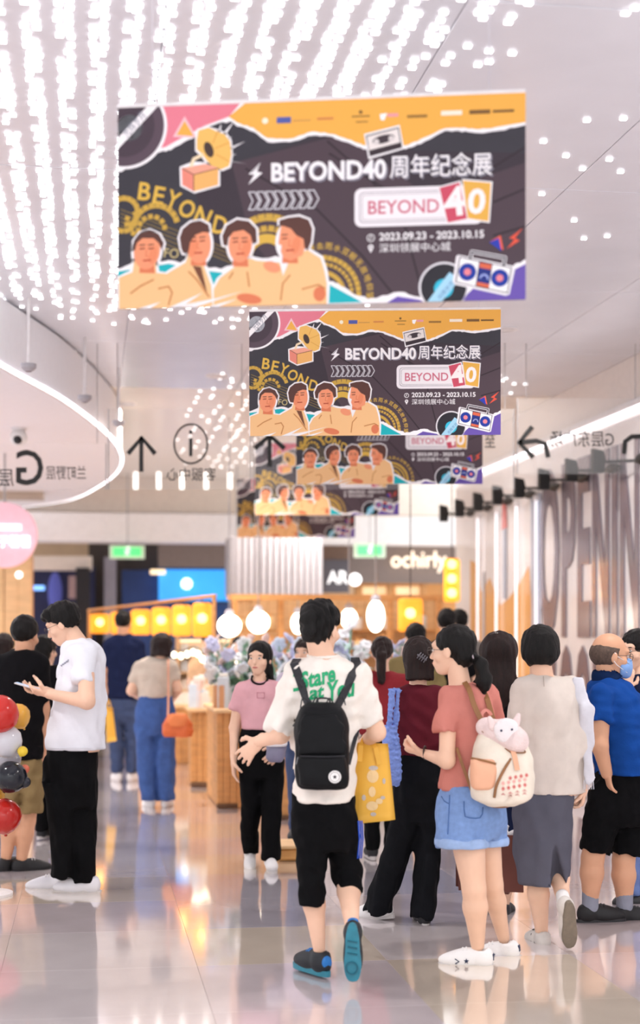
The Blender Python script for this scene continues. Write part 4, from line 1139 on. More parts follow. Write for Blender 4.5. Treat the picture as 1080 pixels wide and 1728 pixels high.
def star_shoe(P, an, yaw, sc=.95, pitch=0):
    o, w = P.foot(an, yaw, pitch, 'low', WSH, WSL, mat('white_lace', '#fbfafa', rough=.7), sc)
    for sx in (-1, 1):
        st_ = [((.014 if i % 2 == 0 else .006) * math.sin(i * PI / 5), (.014 if i % 2 == 0 else .006) * math.cos(i * PI / 5)) for i in range(10)]
        V, Fs = prism([(.058 + a, .045 + b) for a, b in st_], .003); V = np.stack([V[:, 1] * sx + sx * .0435, V[:, 0], V[:, 2]], 1)
        P.part('side_star', w((V, Fs)), NVY, parent=o, smooth=False)
        P.part('side_chevron', w(tube([(sx * .047, .112, .03), (sx * .0465, .094, .042), (sx * .043, .114, .054)], .0034, 5)), NVY, parent=o)
    P.part('heel_tab', w(box((0, -.071, .062), (.03, .008, .032), 0, .003)), NVY, parent=o, smooth=False)
    P.part('sole_line', w(tube([(.049 * math.cos(a), .062 + .139 * math.sin(a), .019) for a in np.linspace(0, 2 * PI, 33)[:-1]], .0012, 4, True)), NVY, parent=o)
bvd = P.surf(dsh); SEAM = mat('denim_seam', '#4f72ab', rough=.9)
def seam(name, pts):
    q = [P.hit(bvd, *a, .001)[0] for a in pts]; q = [a for a in q if a is not None]
    if len(q) > 1: P.part(name, tube(q, .0028, 5), SEAM)
seam('side_seam', [(759 - .05 * (y - 1342), y) for y in range(1342, 1412, 6)])
seam('back_pocket', [(783, 1352), (783, 1365), (785, 1378), (793, 1380), (802, 1381), (810, 1380), (814, 1374), (815, 1362)])
seam('pocket_opening', [(745, 1344), (750, 1352), (757, 1356)])
star_shoe(P, (808, 1606, -.02), -80, .95); star_shoe(P, (852, 1594, .20), -72, .95, 8)
P.done()
# cream backpack
CRM = mat('cream_canvas', '#f1e7d6', rough=.8, var=.05, bump=.25, bscale=160); PCH = mat('peach_canvas', '#efb795', rough=.8, var=.05); BRN = mat('tan_leather', '#93653c', rough=.55, var=.12)
PKP = mat('blush_plush', '#f1dcd8', rough=.95, var=.06, bump=.5, bscale=120); PLW = mat('white_plush', '#f5eeee', rough=.95, var=.04, bump=.5, bscale=120)
cb = thing('backpack', 'cream drawstring backpack with peach pocket and plush eared flap on the woman in salmon', 'backpack', P.org + np.array([.1, -.2, 0]))
gl = lambda a: P.J(*a) + P.org
wp = lambda v: (v[0] + P.org, v[1])
put('main_compartment', wp(build([(P.loft([(1222, 822, 868, .07, -.17), (1240, 808, 884, .10, -.18), (1270, 799, 893, .115, -.185), (1310, 794, 898, .12, -.19), (1338, 797, 897, .118, -.19), (1352, 806, 885, .11, -.19), (1358, 822, 868, .09, -.19)], 2.6), 0)], .008, .004, 5)), CRM, cb, True)
put('base_panel', wp(build([(P.loft([(1345, 806, 880, .105, -.175), (1356, 818, 866, .095, -.175), (1361, 826, 856, .08, -.175)], 2.4), 0)], .008)), BRN, cb, True)
put('side_pocket', wp(build([(P.loft([(1280, 796, 836, .05, -.255), (1284, 795, 838, .055, -.258), (1310, 794, 838, .06, -.262), (1328, 796, 834, .055, -.262), (1332, 800, 828, .045, -.26)], 3.4), 0)], .007)), PCH, cb, True)
put('pocket_trim', tube(spline([gl(q) for q in ((795, 1279, -.27), (815, 1283, -.318), (837, 1289, -.312))], 6), .005, 6), BRN, cb)
put('edge_trim', tube(spline([gl(q) for q in ((862, 1280, -.300), (850, 1300, -.312), (838, 1325, -.318), (834, 1346, -.310))], 8), .0065, 6), BRN, cb)
put('edge_trim', tube(spline([gl(q) for q in ((866, 1280, -.300), (880, 1296, -.285), (893, 1302, -.23))], 6), .004, 6), BRN, cb)
put('closure_strap', ribbon([gl(q) for q in ((862, 1258, -.295), (868, 1275, -.305), (873, 1300, -.312))], [(0, -1, .2)] * 3, .022, .006), PCH, cb)
cb_v = BVHTree.FromPolygons([tuple(v.co) for v in cb.children[0].data.vertices], [p.vertices[:] for p in cb.children[0].data.polygons])
def on_pack(px, py, off=.003):
    a = gl((px, py, -1.0)); b = gl((px, py, .5)); M = np.array(PM[cb.name].inverted()); al = M[:3, :3] @ a + M[:3, 3]
    loc, n, i, t = cb_v.ray_cast(Vector(al), Vector(b - a).normalized()); return (np.array(loc) + np.array(n) * off) if loc is not None else al
def patch(pts, c=None):
    c = c or (sum(p[0] for p in pts) / len(pts), sum(p[1] for p in pts) / len(pts)); n = len(pts)
    V = [on_pack(*c)] + [on_pack(*p) for p in pts]; return np.array(V), [[0, 1 + k, 1 + (k + 1) % n] for k in range(n)]
rd = []; rd2 = []
for r_, (y, n_) in enumerate(((1313, 4), (1322, 5), (1331, 5))):
    for i in range(n_):
        x = 849 + i * 9.2 + (0 if r_ != 0 else 12); yy = y - i * 1.6
        (rd if r_ != 1 else rd2).append(patch([(x, yy - 4.2), (x + 3.4, yy), (x, yy + 4.2), (x - 3.4, yy)]))
for i in range(4):
    x = 849 + i * 12; yy = 1340 - i * 2.2
    for k in range(2): rd.append(patch([(x - 4.5, yy + 3 + 5 * k), (x, yy - 2 + 5 * k), (x + 4.5, yy + 3 + 5 * k), (x, yy + .4 + 5 * k)]))
put('diamond_print', merge(rd), mat('rose_print', '#c8645f', rough=.8), cb, local=True); put('pink_diamond_print', merge(rd2), mat('pale_rose_print', '#e6a59c', rough=.8), cb, local=True)
put('flap', wp(build([(ell(P.J(850, 1236, -.25), (.078, .058, .060)), 0), (cone(P.J(822, 1228, -.2), P.J(872, 1250, -.29), .05, .055), .03)], .008, .003, 2)), PKP, cb, True)
ft = put('plush_face', wp(build([(ell(P.J(854, 1232, -.305), (.058, .026, .056)), 0)], .006, .0015, 7)), PLW, cb, True)
for q in ((826, 1212, -.29), (875, 1207, -.27)): put('plush_ear', wp(build([(cone(P.J(*q), P.J(q[0] + (6 if q[0] < 850 else -5), q[1] + 14, q[2]), .012, .022, flat=((0, 1, 0), .6)), 0)], .006)), PKP, cb, True)
for q in ((846, 1233, -.331), (864, 1231, -.329)): put('button_eye', sphere(gl(q), .0055, 12, 8), mat('button_navy', '#2b3452', rough=.3), cb, True)
put('handle_loop', ribbon(spline([gl(q) for q in ((815, 1225, -.14), (813, 1206, -.14), (820, 1199, -.13), (828, 1206, -.12), (831, 1222, -.12))], 4), [(0, -1, .3)] * 17, .016, .006), mat('salmon_leather', '#d98a7c', rough=.55), cb)
put('strap', ribbon(spline([gl(q) for q in ((784, 1152, -.05), (792, 1165, -.105), (800, 1190, -.13), (813, 1218, -.15))], 4), [(0, -1, .2)] * 13, .024, .005), BRN, cb)
put('strap', ribbon(spline([gl(q) for q in ((812, 1160, .02), (822, 1180, -.08), (832, 1215, -.13))], 4), [(0, -1, .2)] * 9, .024, .005), BRN, cb)
put('lower_strap', ribbon(spline([gl(q) for q in ((771, 1262, -.115), (782, 1295, -.15), (797, 1336, -.15))], 4), [(-.3, -1, .1)] * 9, .014, .004), BRN, cb)
for q in ((812, 1230, -.2), (880, 1262, -.24)): put('cord', tube(spline([gl(q), gl((q[0] + 6, q[1] + 8, q[2] - .05)), gl((862, 1270, -.3))], 5), .003, 6), BRN, cb)

# ---- the short-haired woman in the beige top
BEI = cloth('beige_linen', '#ddd2c8', bump=.3); GRS = cloth('slate_skirt_cloth', '#5b5b67', bump=.25)
P = Person(7.72, 918, 'woman with short black bob in beige top and long grey skirt, walking away', h=.012, male=False)
P.head(911, 1094, 5, 0, .98)
P.hair([(ell((0, -.016, .020), (.098, .106, .104)), 0), (ell((0, -.050, -.040), (.078, .058, .055)), .05)], HAIR_BK, subs=[ell((0, .13, -.06), (.06, .08, .11)), ell((0, -.07, -.135), (.12, .06, .055))], folds=.003, seed=11)
P.neck(914, 1142, 18)
tor = [(1139, 890, 940, .06), (1146, 878, 960, .085), (1160, 870, 975, .105), (1190, 868, 978, .125), (1240, 868, 980, .13), (1300, 869, 984, .135), (1342, 870, 987, .14)]
P.torso(tor[1:], .8)
P.garment('top', [(P.loft(tor), 0), (P.cone((882, 1165, 0), (868, 1262, .04), 22, 19, clip=True), .03), (P.cone((962, 1163, 0), (980, 1260, -.02), 22, 20), .03), (P.cone((980, 1258, -.02), (985, 1320, .02), 20, 13, clip=True), .02)], BEI, .005, 21, zbias=.35)
P.part('neck_slit', tube([P.J(917, 1141, -.085), P.J(918, 1158, -.115)], .002, 5), cloth('beige_seam', '#b9aca1'))
P.arm((882, 1165), (868, 1262, .06), (885, 1320, .18), (15, 12, 8)); P.arm((962, 1165), (981, 1260), (986, 1330, .03), (15, 12, 7.5))
P.hand((986, 1330, .03), (-.1, .25, -1), (-1, .2, 0), 1, .7, .05, .7, .9)
P.garment('skirt', [(P.loft([(1330, 876, 968, .125), (1360, 868, 970, .135), (1400, 866, 966, .13), (1440, 869, 962, .13), (1495, 876, 958, .135)], 2.2), 0)], GRS, .006, 31, zbias=.15, wl=(.08, .2),
          subs=[cone(P.J(944, 1506, -.10), P.J(936, 1424, -.13), .050, .004, flat=((0, 1, 0), 2.6))])
P.bp.append((P.loft([(1330, 885, 960, .10), (1420, 880, 955, .11)]), .03))
P.leg((900, 1400), (906, 1480, .02), (914, 1572, .02), (26, 18, 11), 18); P.leg((936, 1400), (942, 1462, .08), (951, 1526, -.14), (18, 15, 10.5), 16)
GSH = mat('grey_white_sneaker', '#d9d3cc', rough=.7, var=.08); DSL = mat('taupe_sole', '#7f7464', rough=.6, var=.12, scale=30)
o, w = P.foot((914, 1576, .02), -14, 0, 'low', GSH, WSL, mat('dark_lace', '#3c3a3c', rough=.6), .92)
for y in (.0, .05): P.part('dark_strap', w(tube([(-.040, y, .03), (-.036, y + .01, .075), (0, y + .012, .10), (.036, y + .01, .075), (.040, y, .03)], .004, 6)), mat('dark_lace', '#3c3a3c'), parent=o)
o, w = P.foot((952, 1530, -.15), 10, 66, 'low', GSH, DSL, None, .94, roll=-22)
P.part('sock', build([(P.cone((949, 1512, -.11), (953, 1530, -.15), 11.5, 12.5), 0)], .006), mat('white_sock', '#ece9e6', rough=.9))
P.done()
wb = thing('scarf', 'sheer pale scarf hanging over the right arm of the short-haired woman', 'scarf', P.org + np.array([.15, 0, 0]))
put('drape', (lambda v: (v[0] + P.org, v[1]))(build([(P.cone((973, 1148, -.05), (990, 1200, -.08), 7, 12, flat=((0, 1, 0), .5)), 0), (P.cone((990, 1200, -.08), (993, 1318, -.06), 12, 9, flat=((0, 1, 0), .5)), .03)], .008, .008, 3, wl=(.04, .09), zbias=.15)), mat('pale_sheer', '#e2e2ea', rough=.8, var=.08, alpha=.9), wb, True)
put('fringe', merge([tube([P.J(986 + 3 * k, 1316, -.06) + P.org, P.J(985 + 3.4 * k, 1332, -.06) + P.org], .002, 5) for k in range(6)]), mat('pale_sheer_cord', '#cfd0da', rough=.8), wb)

# ---- the woman in dark red with the crocheted bag
WINE = cloth('wine_jersey', '#5f1f2a'); BLK2 = cloth('black_trouser_cloth', '#121317')
P = Person(8.31, 700, 'woman in wine red top and wide black trousers with a claw clip in her hair', h=.012, male=False)
P.head(705, 1110, -8, 0, .95)
P.hair([(ell((0, -.020, .028), (.088, .106, .098)), 0), (cone((0, -.045, -.01), (.0, -.055, -.125), .085, .080, flat=((0, 1, 0), .72), clip=True), .04)], HAIR_BR, subs=FACE_SUB, folds=.004, seed=12)
P.part('hair_clip', P.tw(merge([tube([(-.03 + .012 * k, -.128, .0 - .008 * k), (-.02 + .012 * k, -.148, .02 - .008 * k), (-.008 + .012 * k, -.130, .03 - .008 * k)], .004, 6) for k in range(4)] + [tube([(-.03, -.135, .02), (.022, -.135, -.012)], .005, 6)])), mat('clip_grey', '#6d6a70', rough=.35))
P.neck(705, 1165, 14)
tor = [(1155, 685, 727, .06), (1162, 672, 742, .09), (1178, 665, 750, .11), (1220, 668, 748, .12), (1262, 670, 744, .12), (1278, 672, 742, .12)]
P.torso(tor[1:], .8)
P.garment('top', [(P.loft(tor), 0), (P.cone((676, 1178, 0), (662, 1262, .02), 17, 15, clip=True), .03), (P.cone((740, 1178, 0), (752, 1250, .02), 17, 15, clip=True), .03)], WINE, .005, 14)
P.arm((676, 1176), (660, 1262, .02), (690, 1280, .2), (12, 11, 7)); P.arm((740, 1176), (752, 1252, .02), (730, 1275, .2), (12, 11, 7))
P.hand((690, 1280, .2), (.8, .4, 0), (0, .3, 1), -1, .7)
P.garment('trousers', [(P.loft([(1266, 674, 740, .11), (1300, 670, 744, .125), (1350, 664, 746, .125), (1385, 672, 742, .10)]), 0),
                       (P.loft([(1320, 668, 708, .10, .0), (1400, 655, 704, .10, .02), (1470, 634, 684, .105, .04), (1525, 616, 664, .115, .06), (1538, 612, 662, .115, .06)]), .03),
                       (P.loft([(1320, 702, 745, .10, .0), (1400, 702, 745, .10, .0), (1470, 700, 740, .10, -.02), (1530, 696, 734, .10, -.03), (1545, 695, 733, .10, -.03)]), .03)], BLK2, .006, 18, zbias=.12, wl=(.08, .2))
P.bp.append((P.loft([(1270, 680, 735, .09), (1370, 680, 735, .09)]), .03))
P.leg((690, 1360), (668, 1440, .02), (645, 1524, .06), (20, 14, 9)); P.leg((722, 1360), (722, 1450), (716, 1536, -.03), (20, 14, 9))
P.foot((643, 1526, .08), -60, 8, 'low', WSH, WSL, None, .92); P.foot((715, 1538, -.03), -8, 0, 'low', mat('black_white_sneaker', '#26262a', rough=.6), WSL, mat('white_lace', '#fbfafa'), .92)
P.done()
kb = thing('crochet_bag', 'periwinkle blue crocheted bag hanging from the shoulder of the woman in wine red', 'bag', PX(662, 1320, 8.15))
KN = mat('periwinkle_knit', '#7d97dd', rough=.9, var=.12, scale=40, bump=.6, bscale=90)
_kp = Person.__new__(Person); _kp.d = 8.15; _kp.s = F / 8.15; _kp.org = np.zeros(3)
def knit(prims, seed): return build(prims, .0075, .006, seed, wl=(.018, .035), zbias=1.0)
put('bag_body', knit([(_kp.loft([(1225, 650, 668, .03), (1250, 645, 674, .045), (1290, 644, 677, .05), (1318, 648, 677, .045), (1326, 656, 672, .03)]), 0)], 2), KN, kb, True)
put('strap', knit([(_kp.cone((656, 1240, .0), (661, 1166, .0), 5.5, 5.5, flat=((0, 1, 0), .7)), 0)], 3), KN, kb, True)
put('strap', knit([(_kp.cone((667, 1240, .02), (672, 1166, .02), 5, 5, flat=((0, 1, 0), .7)), 0), (_kp.cone((661, 1166, 0), (672, 1164, .12), 5, 5, flat=((0, 0, 1), .7)), .01)], 4), KN, kb, True)

# ---- the long-haired woman in black with the paper bag
P = Person(8.57, 842, 'woman with long straight brown hair in black, mostly hidden behind the cream backpack', h=.014, male=False)
P.head(842, 1103, 10, 0, .97)
P.hair([(ell((0, -.018, .030), (.098, .112, .10)), 0), (cone((0, -.045, .0), (0, -.075, -.20), .098, .105, flat=((0, 1, 0), .6)), .05), (cone((0, -.075, -.20), (.0, -.09, -.29), .103, .07, flat=((0, 1, 0), .5)), .04)], HAIR_BR, subs=FACE_SUB, folds=.004, seed=15, wl=(.03, .08))
P.neck(842, 1150, 14)
tor = [(1138, 824, 862, .06), (1146, 808, 878, .09), (1165, 800, 888, .11), (1220, 804, 882, .12), (1290, 806, 880, .12), (1320, 804, 882, .12)]
P.torso(tor[1:], .8)
P.garment('dress_top', [(P.loft(tor), 0), (P.cone((810, 1162), (800, 1240, .02), 16, 14, clip=True), .03), (P.cone((876, 1162), (886, 1240, .02), 16, 14, clip=True), .03)], cloth('black_jersey', '#121114'), .004, 19)
P.arm((810, 1162), (800, 1245, .04), (835, 1290, .25), (12, 10, 7)); P.arm((876, 1162), (888, 1245, .0), (880, 1350, -.02), (12, 10, 7))
P.hand((880, 1350, -.02), (0, 0, -1), (-1, 0, 0), 1, .8)
P.garment('skirt', [(P.loft([(1305, 810, 878, .11), (1340, 803, 884, .13), (1390, 802, 884, .14), (1412, 803, 883, .14)]), 0)], cloth('navy_cloth', '#1e2746'), .006, 22, zbias=.15)
P.bp.append((P.loft([(1310, 815, 872, .09), (1400, 812, 874, .09)]), .03))
P.leg((828, 1390), (828, 1460, -.02), (826, 1524, .05), (20, 15, 9.5)); P.leg((858, 1390), (856, 1460, -.02), (850, 1528, -.02), (20, 15, 9.5))
SNK = mat('black_white_sneaker', '#26262a'); P.foot((850, 1528, -.02), 20, 0, 'low', SNK, WSL, mat('white_lace', '#fbfafa'), .9); P.foot((826, 1522, .1), -15, 0, 'low', SNK, WSL, None, .9)
P.done()
KR = mat('brown_paper', '#6b3a30', rough=.7, var=.07, scale=4)
pb = thing('paper_bag', 'dark brown paper shopping bag with white tissue between the two women', 'bag', PX(822, 1505, 8.2))
V, Fs = prism([(-.085, 0), (.1, -.0), (.115, .29), (-.085, .29)], .13); c = PX(856, 1500, 8.1)
put('front_panel', box(PX(853, 1457, 8.12), (.19, .006, .30), math.radians(-14), .002), KR, pb)
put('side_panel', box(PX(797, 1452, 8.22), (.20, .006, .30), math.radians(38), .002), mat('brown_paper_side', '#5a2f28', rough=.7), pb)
put('back_panel', box(PX(800, 1452, 8.36), (.2, .006, .29), math.radians(-14), .002), KR, pb)
put('base', box(PX(826, 1504, 8.2), (.22, .12, .006), math.radians(-14), .002), KR, pb)
put('handle', tube(spline([PX(*q) for q in ((840, 1410, 8.12), (846, 1370, 8.25), (862, 1356, 8.45), (876, 1372, 8.3), (876, 1408, 8.12))], 5), .004, 6), mat('paper_cord', '#3f241f', rough=.8), pb)
put('tissue', build([(_kp.cone((856, 1418, .05), (874, 1402, .03), 15, 7, flat=((0, 1, 0), .4)), 0), (_kp.cone((850, 1412, .07), (852, 1396, .07), 10, 5, flat=((0, 1, 0), .4)), .02)], .008, .01, 4, wl=(.03, .06)), mat('white_tissue', '#f2f0f2', rough=.8), pb, True)

# ---- the masked man in the blue polo shirt
POLO = cloth('royal_blue_pique', '#174692'); NAVC = cloth('navy_collar', '#14284e')
P = Person(8.34, 1040, 'balding man in royal blue polo shirt wearing a pale blue face mask', h=.012, skin=SKIN2)
P.head(1031, 1106, 80, 6, 1.0, face=True, mouth=False)
P.hair([(ell((0, -.022, .008), (.084, .098, .080)), 0)], mat('thin_hair', '#57463c', rough=.8, var=.35, scale=70), subs=[ell((0, .115, -.02), (.2, .11, .12)), ell((0, .01, .110), (.072, .105, .062)), ell((0, .06, -.09), (.2, .09, .07))], folds=.002, seed=4)
MK = mat('mask_blue', '#86aee6', rough=.8, var=.04)
V, Q = build([(halfplane(halfplane(ell((0, .056, -.058), (.068, .064, .058)), (0, .06, -.012), (0, -.25, 1)), (0, .030, 0), (0, -1, -.15)), 0), (cone((0, .105, -.022), (0, .100, -.09), .015, .022), .03)], .006)
P.part('face_mask', (P.hw(V), Q), MK)
P.part('mask_loop', P.tw(merge([tube([(s * .056, .085, -.035), (s * .078, .01, -.005), (s * .083, -.012, .015)], .002, 5) for s in (-1, 1)] + [tube([(s * .056, .08, -.085), (s * .078, .01, -.05), (s * .083, -.012, -.03)], .002, 5) for s in (-1, 1)])), mat('white_elastic', '#f0efef', rough=.7))
P.part('glasses', P.tw(GLASSES), WIRE)
P.neck(1026, 1150, 17, .0)
tor = [(1140, 1006, 1046, .06), (1150, 996, 1060, .10), (1168, 988, 1078, .15), (1200, 988, 1092, .18), (1250, 996, 1104, .19), (1290, 1004, 1106, .19), (1309, 1005, 1104, .19)]
P.torso(tor[1:], .82)
P.garment('polo_shirt', [(P.loft(tor), 0), (P.cone((1016, 1174, -.15), (1014, 1220, -.19), 22, 21, clip=True), .03), (P.cone((1050, 1178, .15), (1075, 1222, .18), 22, 21, clip=True), .03)], POLO, .005, 25)
P.part('collar', build([(P.cone((1022, 1142, 0), (1027, 1152, 0), 24, 27, clip=True), 0)], .007, subs=[P.cone((1022, 1128, 0), (1024, 1146, 0), 20, 20)]), NAVC)
P.arm((1016, 1178, -.15), (1012, 1258, -.20), (1024, 1306, -.15), (16, 14, 10)); P.arm((1050, 1180, .15), (1085, 1250, .2), (1100, 1190, .25), (15, 13, 9))
P.hand((1024, 1304, -.15), (.25, .2, -1), (1, .2, 0), 1, .4, .05, .5, .95)
P.garment('shorts', [(P.loft([(1296, 1006, 1100, .17), (1330, 1000, 1108, .175), (1370, 992, 1108, .17), (1390, 1000, 1100, .14)]), 0),
                     (P.cone((1022, 1350, -.06), (1003, 1438, -.06), 30, 27, clip=True), .03), (P.cone((1066, 1350, .04), (1058, 1442, .02), 32, 29, clip=True), .03)], BLACK_CLOTH, .005, 28)
P.leg((1020, 1360, -.06), (1000, 1448, -.06), (996, 1526, -.04), (24, 19, 12), 19.5); P.leg((1066, 1360, .04), (1052, 1452, .02), (1054, 1530, .04), (24, 19, 12), 20)
SOCK = mat('grey_sock', '#8f93a2', rough=.9, var=.08, bump=.3); BLS = mat('black_runner', '#17171a', rough=.6, var=.2)
P.part('sock', build([(P.cone((996, 1502, -.045), (996, 1532, -.04), 14, 14, clip0=True), 0)], .007), SOCK); P.part('sock', build([(P.cone((1054, 1506, .03), (1054, 1534, .04), 14.5, 14, clip0=True), 0)], .007), SOCK)
P.foot((996, 1532, -.04), 78, 0, 'low', BLS, mat('dark_sole', '#2a2a2d', rough=.6), mat('dark_lace', '#3c3a3c'), 1.0); P.foot((1054, 1536, .03), 76, 0, 'low', BLS, mat('dark_sole', '#2a2a2d'), mat('dark_lace', '#3c3a3c'), 1.0)
P.done()

# ---- the person in navy at the right edge
P = Person(8.95, 1078, 'person with glasses in navy top, hand at the chin, at the right edge', h=.014, male=False)
P.head(1072, 1098, -128, 4, .98, face=True)
P.hair([(ell((0, -.020, .034), (.088, .106, .097)), 0)], HAIR_BK, subs=[ell((0, .135, -.055), (.075, .09, .125)), ell((.10, .03, -.06), (.06, .05, .07)), ell((-.10, .03, -.06), (.06, .05, .07))], folds=.003, seed=17)
P.part('glasses', P.tw(GLASSES), WIRE); P.neck(1080, 1150, 15)
tor = [(1138, 1058, 1104, .06), (1148, 1046, 1120, .10), (1170, 1040, 1130, .12), (1240, 1044, 1128, .13), (1310, 1046, 1128, .13)]
P.torso(tor[1:], .8)
P.garment('top', [(P.loft(tor), 0), (P.cone((1056, 1166, -.03), (1050, 1212, -.1), 17, 16, clip=True), .03), (P.cone((1116, 1166, 0), (1126, 1220, 0), 17, 16, clip=True), .03)], cloth('navy_jersey', '#1a2038'), .005, 33)
P.arm((1056, 1168, -.03), (1068, 1226, -.2), (1058, 1160, -.22), (12, 11, 8)); P.arm((1116, 1168, 0), (1126, 1250, 0), (1120, 1310, 0), (12, 11, 8))
P.hand((1058, 1160, -.22), (.15, .1, 1), (0, 1, 0), 1, .6, .05, .5, .92)
P.garment('trousers', [(P.loft([(1300, 1050, 1124, .12), (1380, 1048, 1126, .12)]), 0), (P.loft([(1370, 1050, 1086, .1), (1512, 1056, 1084, .09)]), .03), (P.loft([(1370, 1088, 1126, .1), (1512, 1092, 1120, .09)]), .03)], mat('periwinkle_cloth', '#6f86bd', rough=.9), .004, 3)
P.leg((1068, 1370), (1070, 1440), (1070, 1500), (18, 13, 8)); P.leg((1106, 1370), (1106, 1440), (1106, 1500), (18, 13, 8))
P.foot((1070, 1506, .0), -130, 0, 'low', SNK, WSL, None, .92); P.foot((1106, 1506, .0), -120, 0, 'low', SNK, WSL, None, .92)
P.done()

# ---- the young woman in pink walking towards us
PINK = cloth('pink_jersey', '#e0abb2'); BLKT = cloth('black_trim', '#1c181a')
P = Person(10.2, 440, 'young woman in cropped pink top and black trousers walking towards the camera', h=.014, male=False)
P.head(438, 1111, 198, 2, .93, face=True)
P.hair([(ell((0, -.018, .032), (.088, .106, .096)), 0), (cone((0, -.02, .0), (0, -.03, -.085), .080, .070, flat=((0, 1, 0), .8)), .03)], HAIR_BK, subs=[ell((0, .130, -.034), (.060, .088, .122))], folds=.003, seed=8)
P.hair([(cone((-.05, -.05, -.06), (-.085, -.03, -.20), .032, .016), 0)], HAIR_BK, name='ponytail')
P.neck(437, 1150, 11.5)
tor = [(1144, 424, 452, .05), (1150, 412, 466, .08), (1160, 404, 474, .10), (1190, 407, 470, .115), (1220, 408, 470, .105), (1234, 408, 470, .105)]
P.torso(tor[1:], .8)
tp = P.garment('top', [(P.loft(tor), 0), (P.cone((408, 1164), (395, 1200, 0), 13, 12.5, clip=True), .03), (P.cone((468, 1164), (481, 1200, 0), 13, 12.5, clip=True), .03)], PINK, .004, 5, subs=[ell(P.J(438, 1142, -.03), (.055, .09, .035))])
P.part('neck_trim', tube([P.J(438 + 13.5 * math.cos(a), 1145 + 9.5 * math.sin(a), -.045 - .045 * math.sin(a)) for a in np.linspace(-.5, PI + .5, 18)], .0075, 6), BLKT)
bvp = P.surf(tp); q = [P.hit(bvp, *a)[0] for a in ((434, 1169), (446, 1169), (446, 1178), (434, 1178))]
P.part('chest_label', tube(q, .0022, 5, True), mat('rose_thread', '#c07884', rough=.8))
P.arm((408, 1164), (396, 1228, .02), (394, 1284, -.05), (11.5, 9.5, 6)); P.arm((468, 1164), (484, 1226, .03), (470, 1262, -.12), (11.5, 9.5, 6))
P.hand((394, 1284, -.05), (.05, -.1, -1), (1, 0, 0), -1, .3, .08); P.hand((470, 1262, -.12), (-.5, -.3, -.7), (-.2, 1, 0), 1, .6)
P.garment('trousers', [(P.loft([(1224, 410, 470, .095), (1250, 404, 474, .11), (1290, 402, 478, .115), (1315, 410, 472, .09)]), 0), (P.loft([(1280, 402, 442, .09), (1350, 405, 439, .08), (1420, 408, 437, .075, .1), (1440, 409, 437, .075, .12)]), .025),
                       (P.loft([(1280, 438, 479, .09), (1350, 441, 477, .085, -.02), (1420, 441, 474, .085, -.04), (1450, 440, 474, .085, -.05)]), .025)], BLACK_CLOTH, .004, 6, zbias=.2)
P.leg((422, 1290), (422, 1365), (423, 1436, .12), (14, 11, 7)); P.leg((458, 1290), (458, 1370), (456, 1448, -.05), (14, 11, 7))
P.foot((422, 1438, .12), 178, 20, 'low', WSH, WSL, mat('white_lace', '#fbfafa'), .9); P.foot((456, 1448, -.05), 172, 0, 'low', WSH, WSL, mat('white_lace', '#fbfafa'), .9)
P.done()
pc = thing('pouch', 'small lilac grey pouch held at the hip of the woman in pink', 'pouch', P.J(464, 1286, -.2) + P.org)
put('pouch_body', (lambda v: (v[0] + P.org, v[1]))(build([(P.loft([(1252, 452, 480, .03, -.2), (1258, 450, 482, .04, -.2), (1280, 450, 480, .045, -.2), (1287, 454, 476, .03, -.2)], 3), 0)], .008, .003)), mat('lilac_vinyl', '#7f7c94', rough=.4, var=.1), pc, True)
put('pouch_flap', (lambda v: (v[0] + P.org, v[1]))(build([(P.loft([(1249, 450, 484, .03, -.2), (1256, 449, 485, .05, -.205), (1260, 451, 482, .045, -.21)], 3), 0)], .008)), mat('white_vinyl', '#e6e3e6', rough=.4), pc, True)

# ---- the man in white looking at his phone
WTE = cloth('white_jersey', '#e9ebf2', var=.03)
P = Person(9.3, 118, 'man in white T-shirt and black trousers looking down at his phone', h=.013)
P.head(106, 1053, -82, 26, 1.0, face=True)
P.hair(short_hair(.008, .070, -.080) + [(ell((0, .05, .085), (.072, .055, .038)), .03)], HAIR_BK, subs=[ell((s * .10, .045, -.055), (.06, .05, .062)) for s in (-1, 1)] + [ell((0, .15, -.035), (.07, .07, .095))], folds=.005, seed=19)
P.part('glasses', P.tw(GLASSES), WIRE); P.neck(136, 1092, 15)
tor = [(1077, 118, 152, .07), (1085, 110, 164, .11), (1105, 104, 174, .15), (1140, 98, 177, .165), (1190, 88, 178, .16), (1240, 80, 178, .165), (1268, 78, 179, .165)]
P.torso(tor[1:], .82)
tsh = P.garment('t_shirt', [(P.loft(tor), 0), (P.cone((144, 1102, -.13), (141, 1154, -.2), 20, 21, clip=True), .03), (P.cone((122, 1104, .15), (112, 1150, .18), 19, 20, clip=True), .03)], WTE, .006, 30)
P.arm((144, 1106, -.14), (147, 1184, -.27), (82, 1171, -.14), (15, 13, 8.5)); P.arm((122, 1106, .15), (118, 1184, .2), (76, 1166, .06), (15, 13, 8.5))
P.hand((82, 1171, -.14), (-1, .25, .15), (.15, .5, .8), 1, .42, .05, .5); P.hand((76, 1166, .06), (-1, -.12, .1), (.15, -.5, .8), -1, .42, .05, .5)
P.garment('trousers', [(P.loft([(1255, 84, 166, .15), (1290, 74, 164, .16), (1330, 76, 163, .15), (1360, 84, 160, .12)]), 0), (P.loft([(1320, 74, 124, .11, -.05), (1400, 84, 128, .10, -.05), (1460, 88, 126, .09, -.05), (1480, 84, 122, .09, -.05)]), .03),
                       (P.loft([(1320, 108, 163, .11, .05), (1400, 116, 163, .10, .03), (1460, 122, 162, .095, .0), (1488, 122, 160, .095, .0)]), .03)], BLACK_CLOTH, .005, 40, zbias=.25)
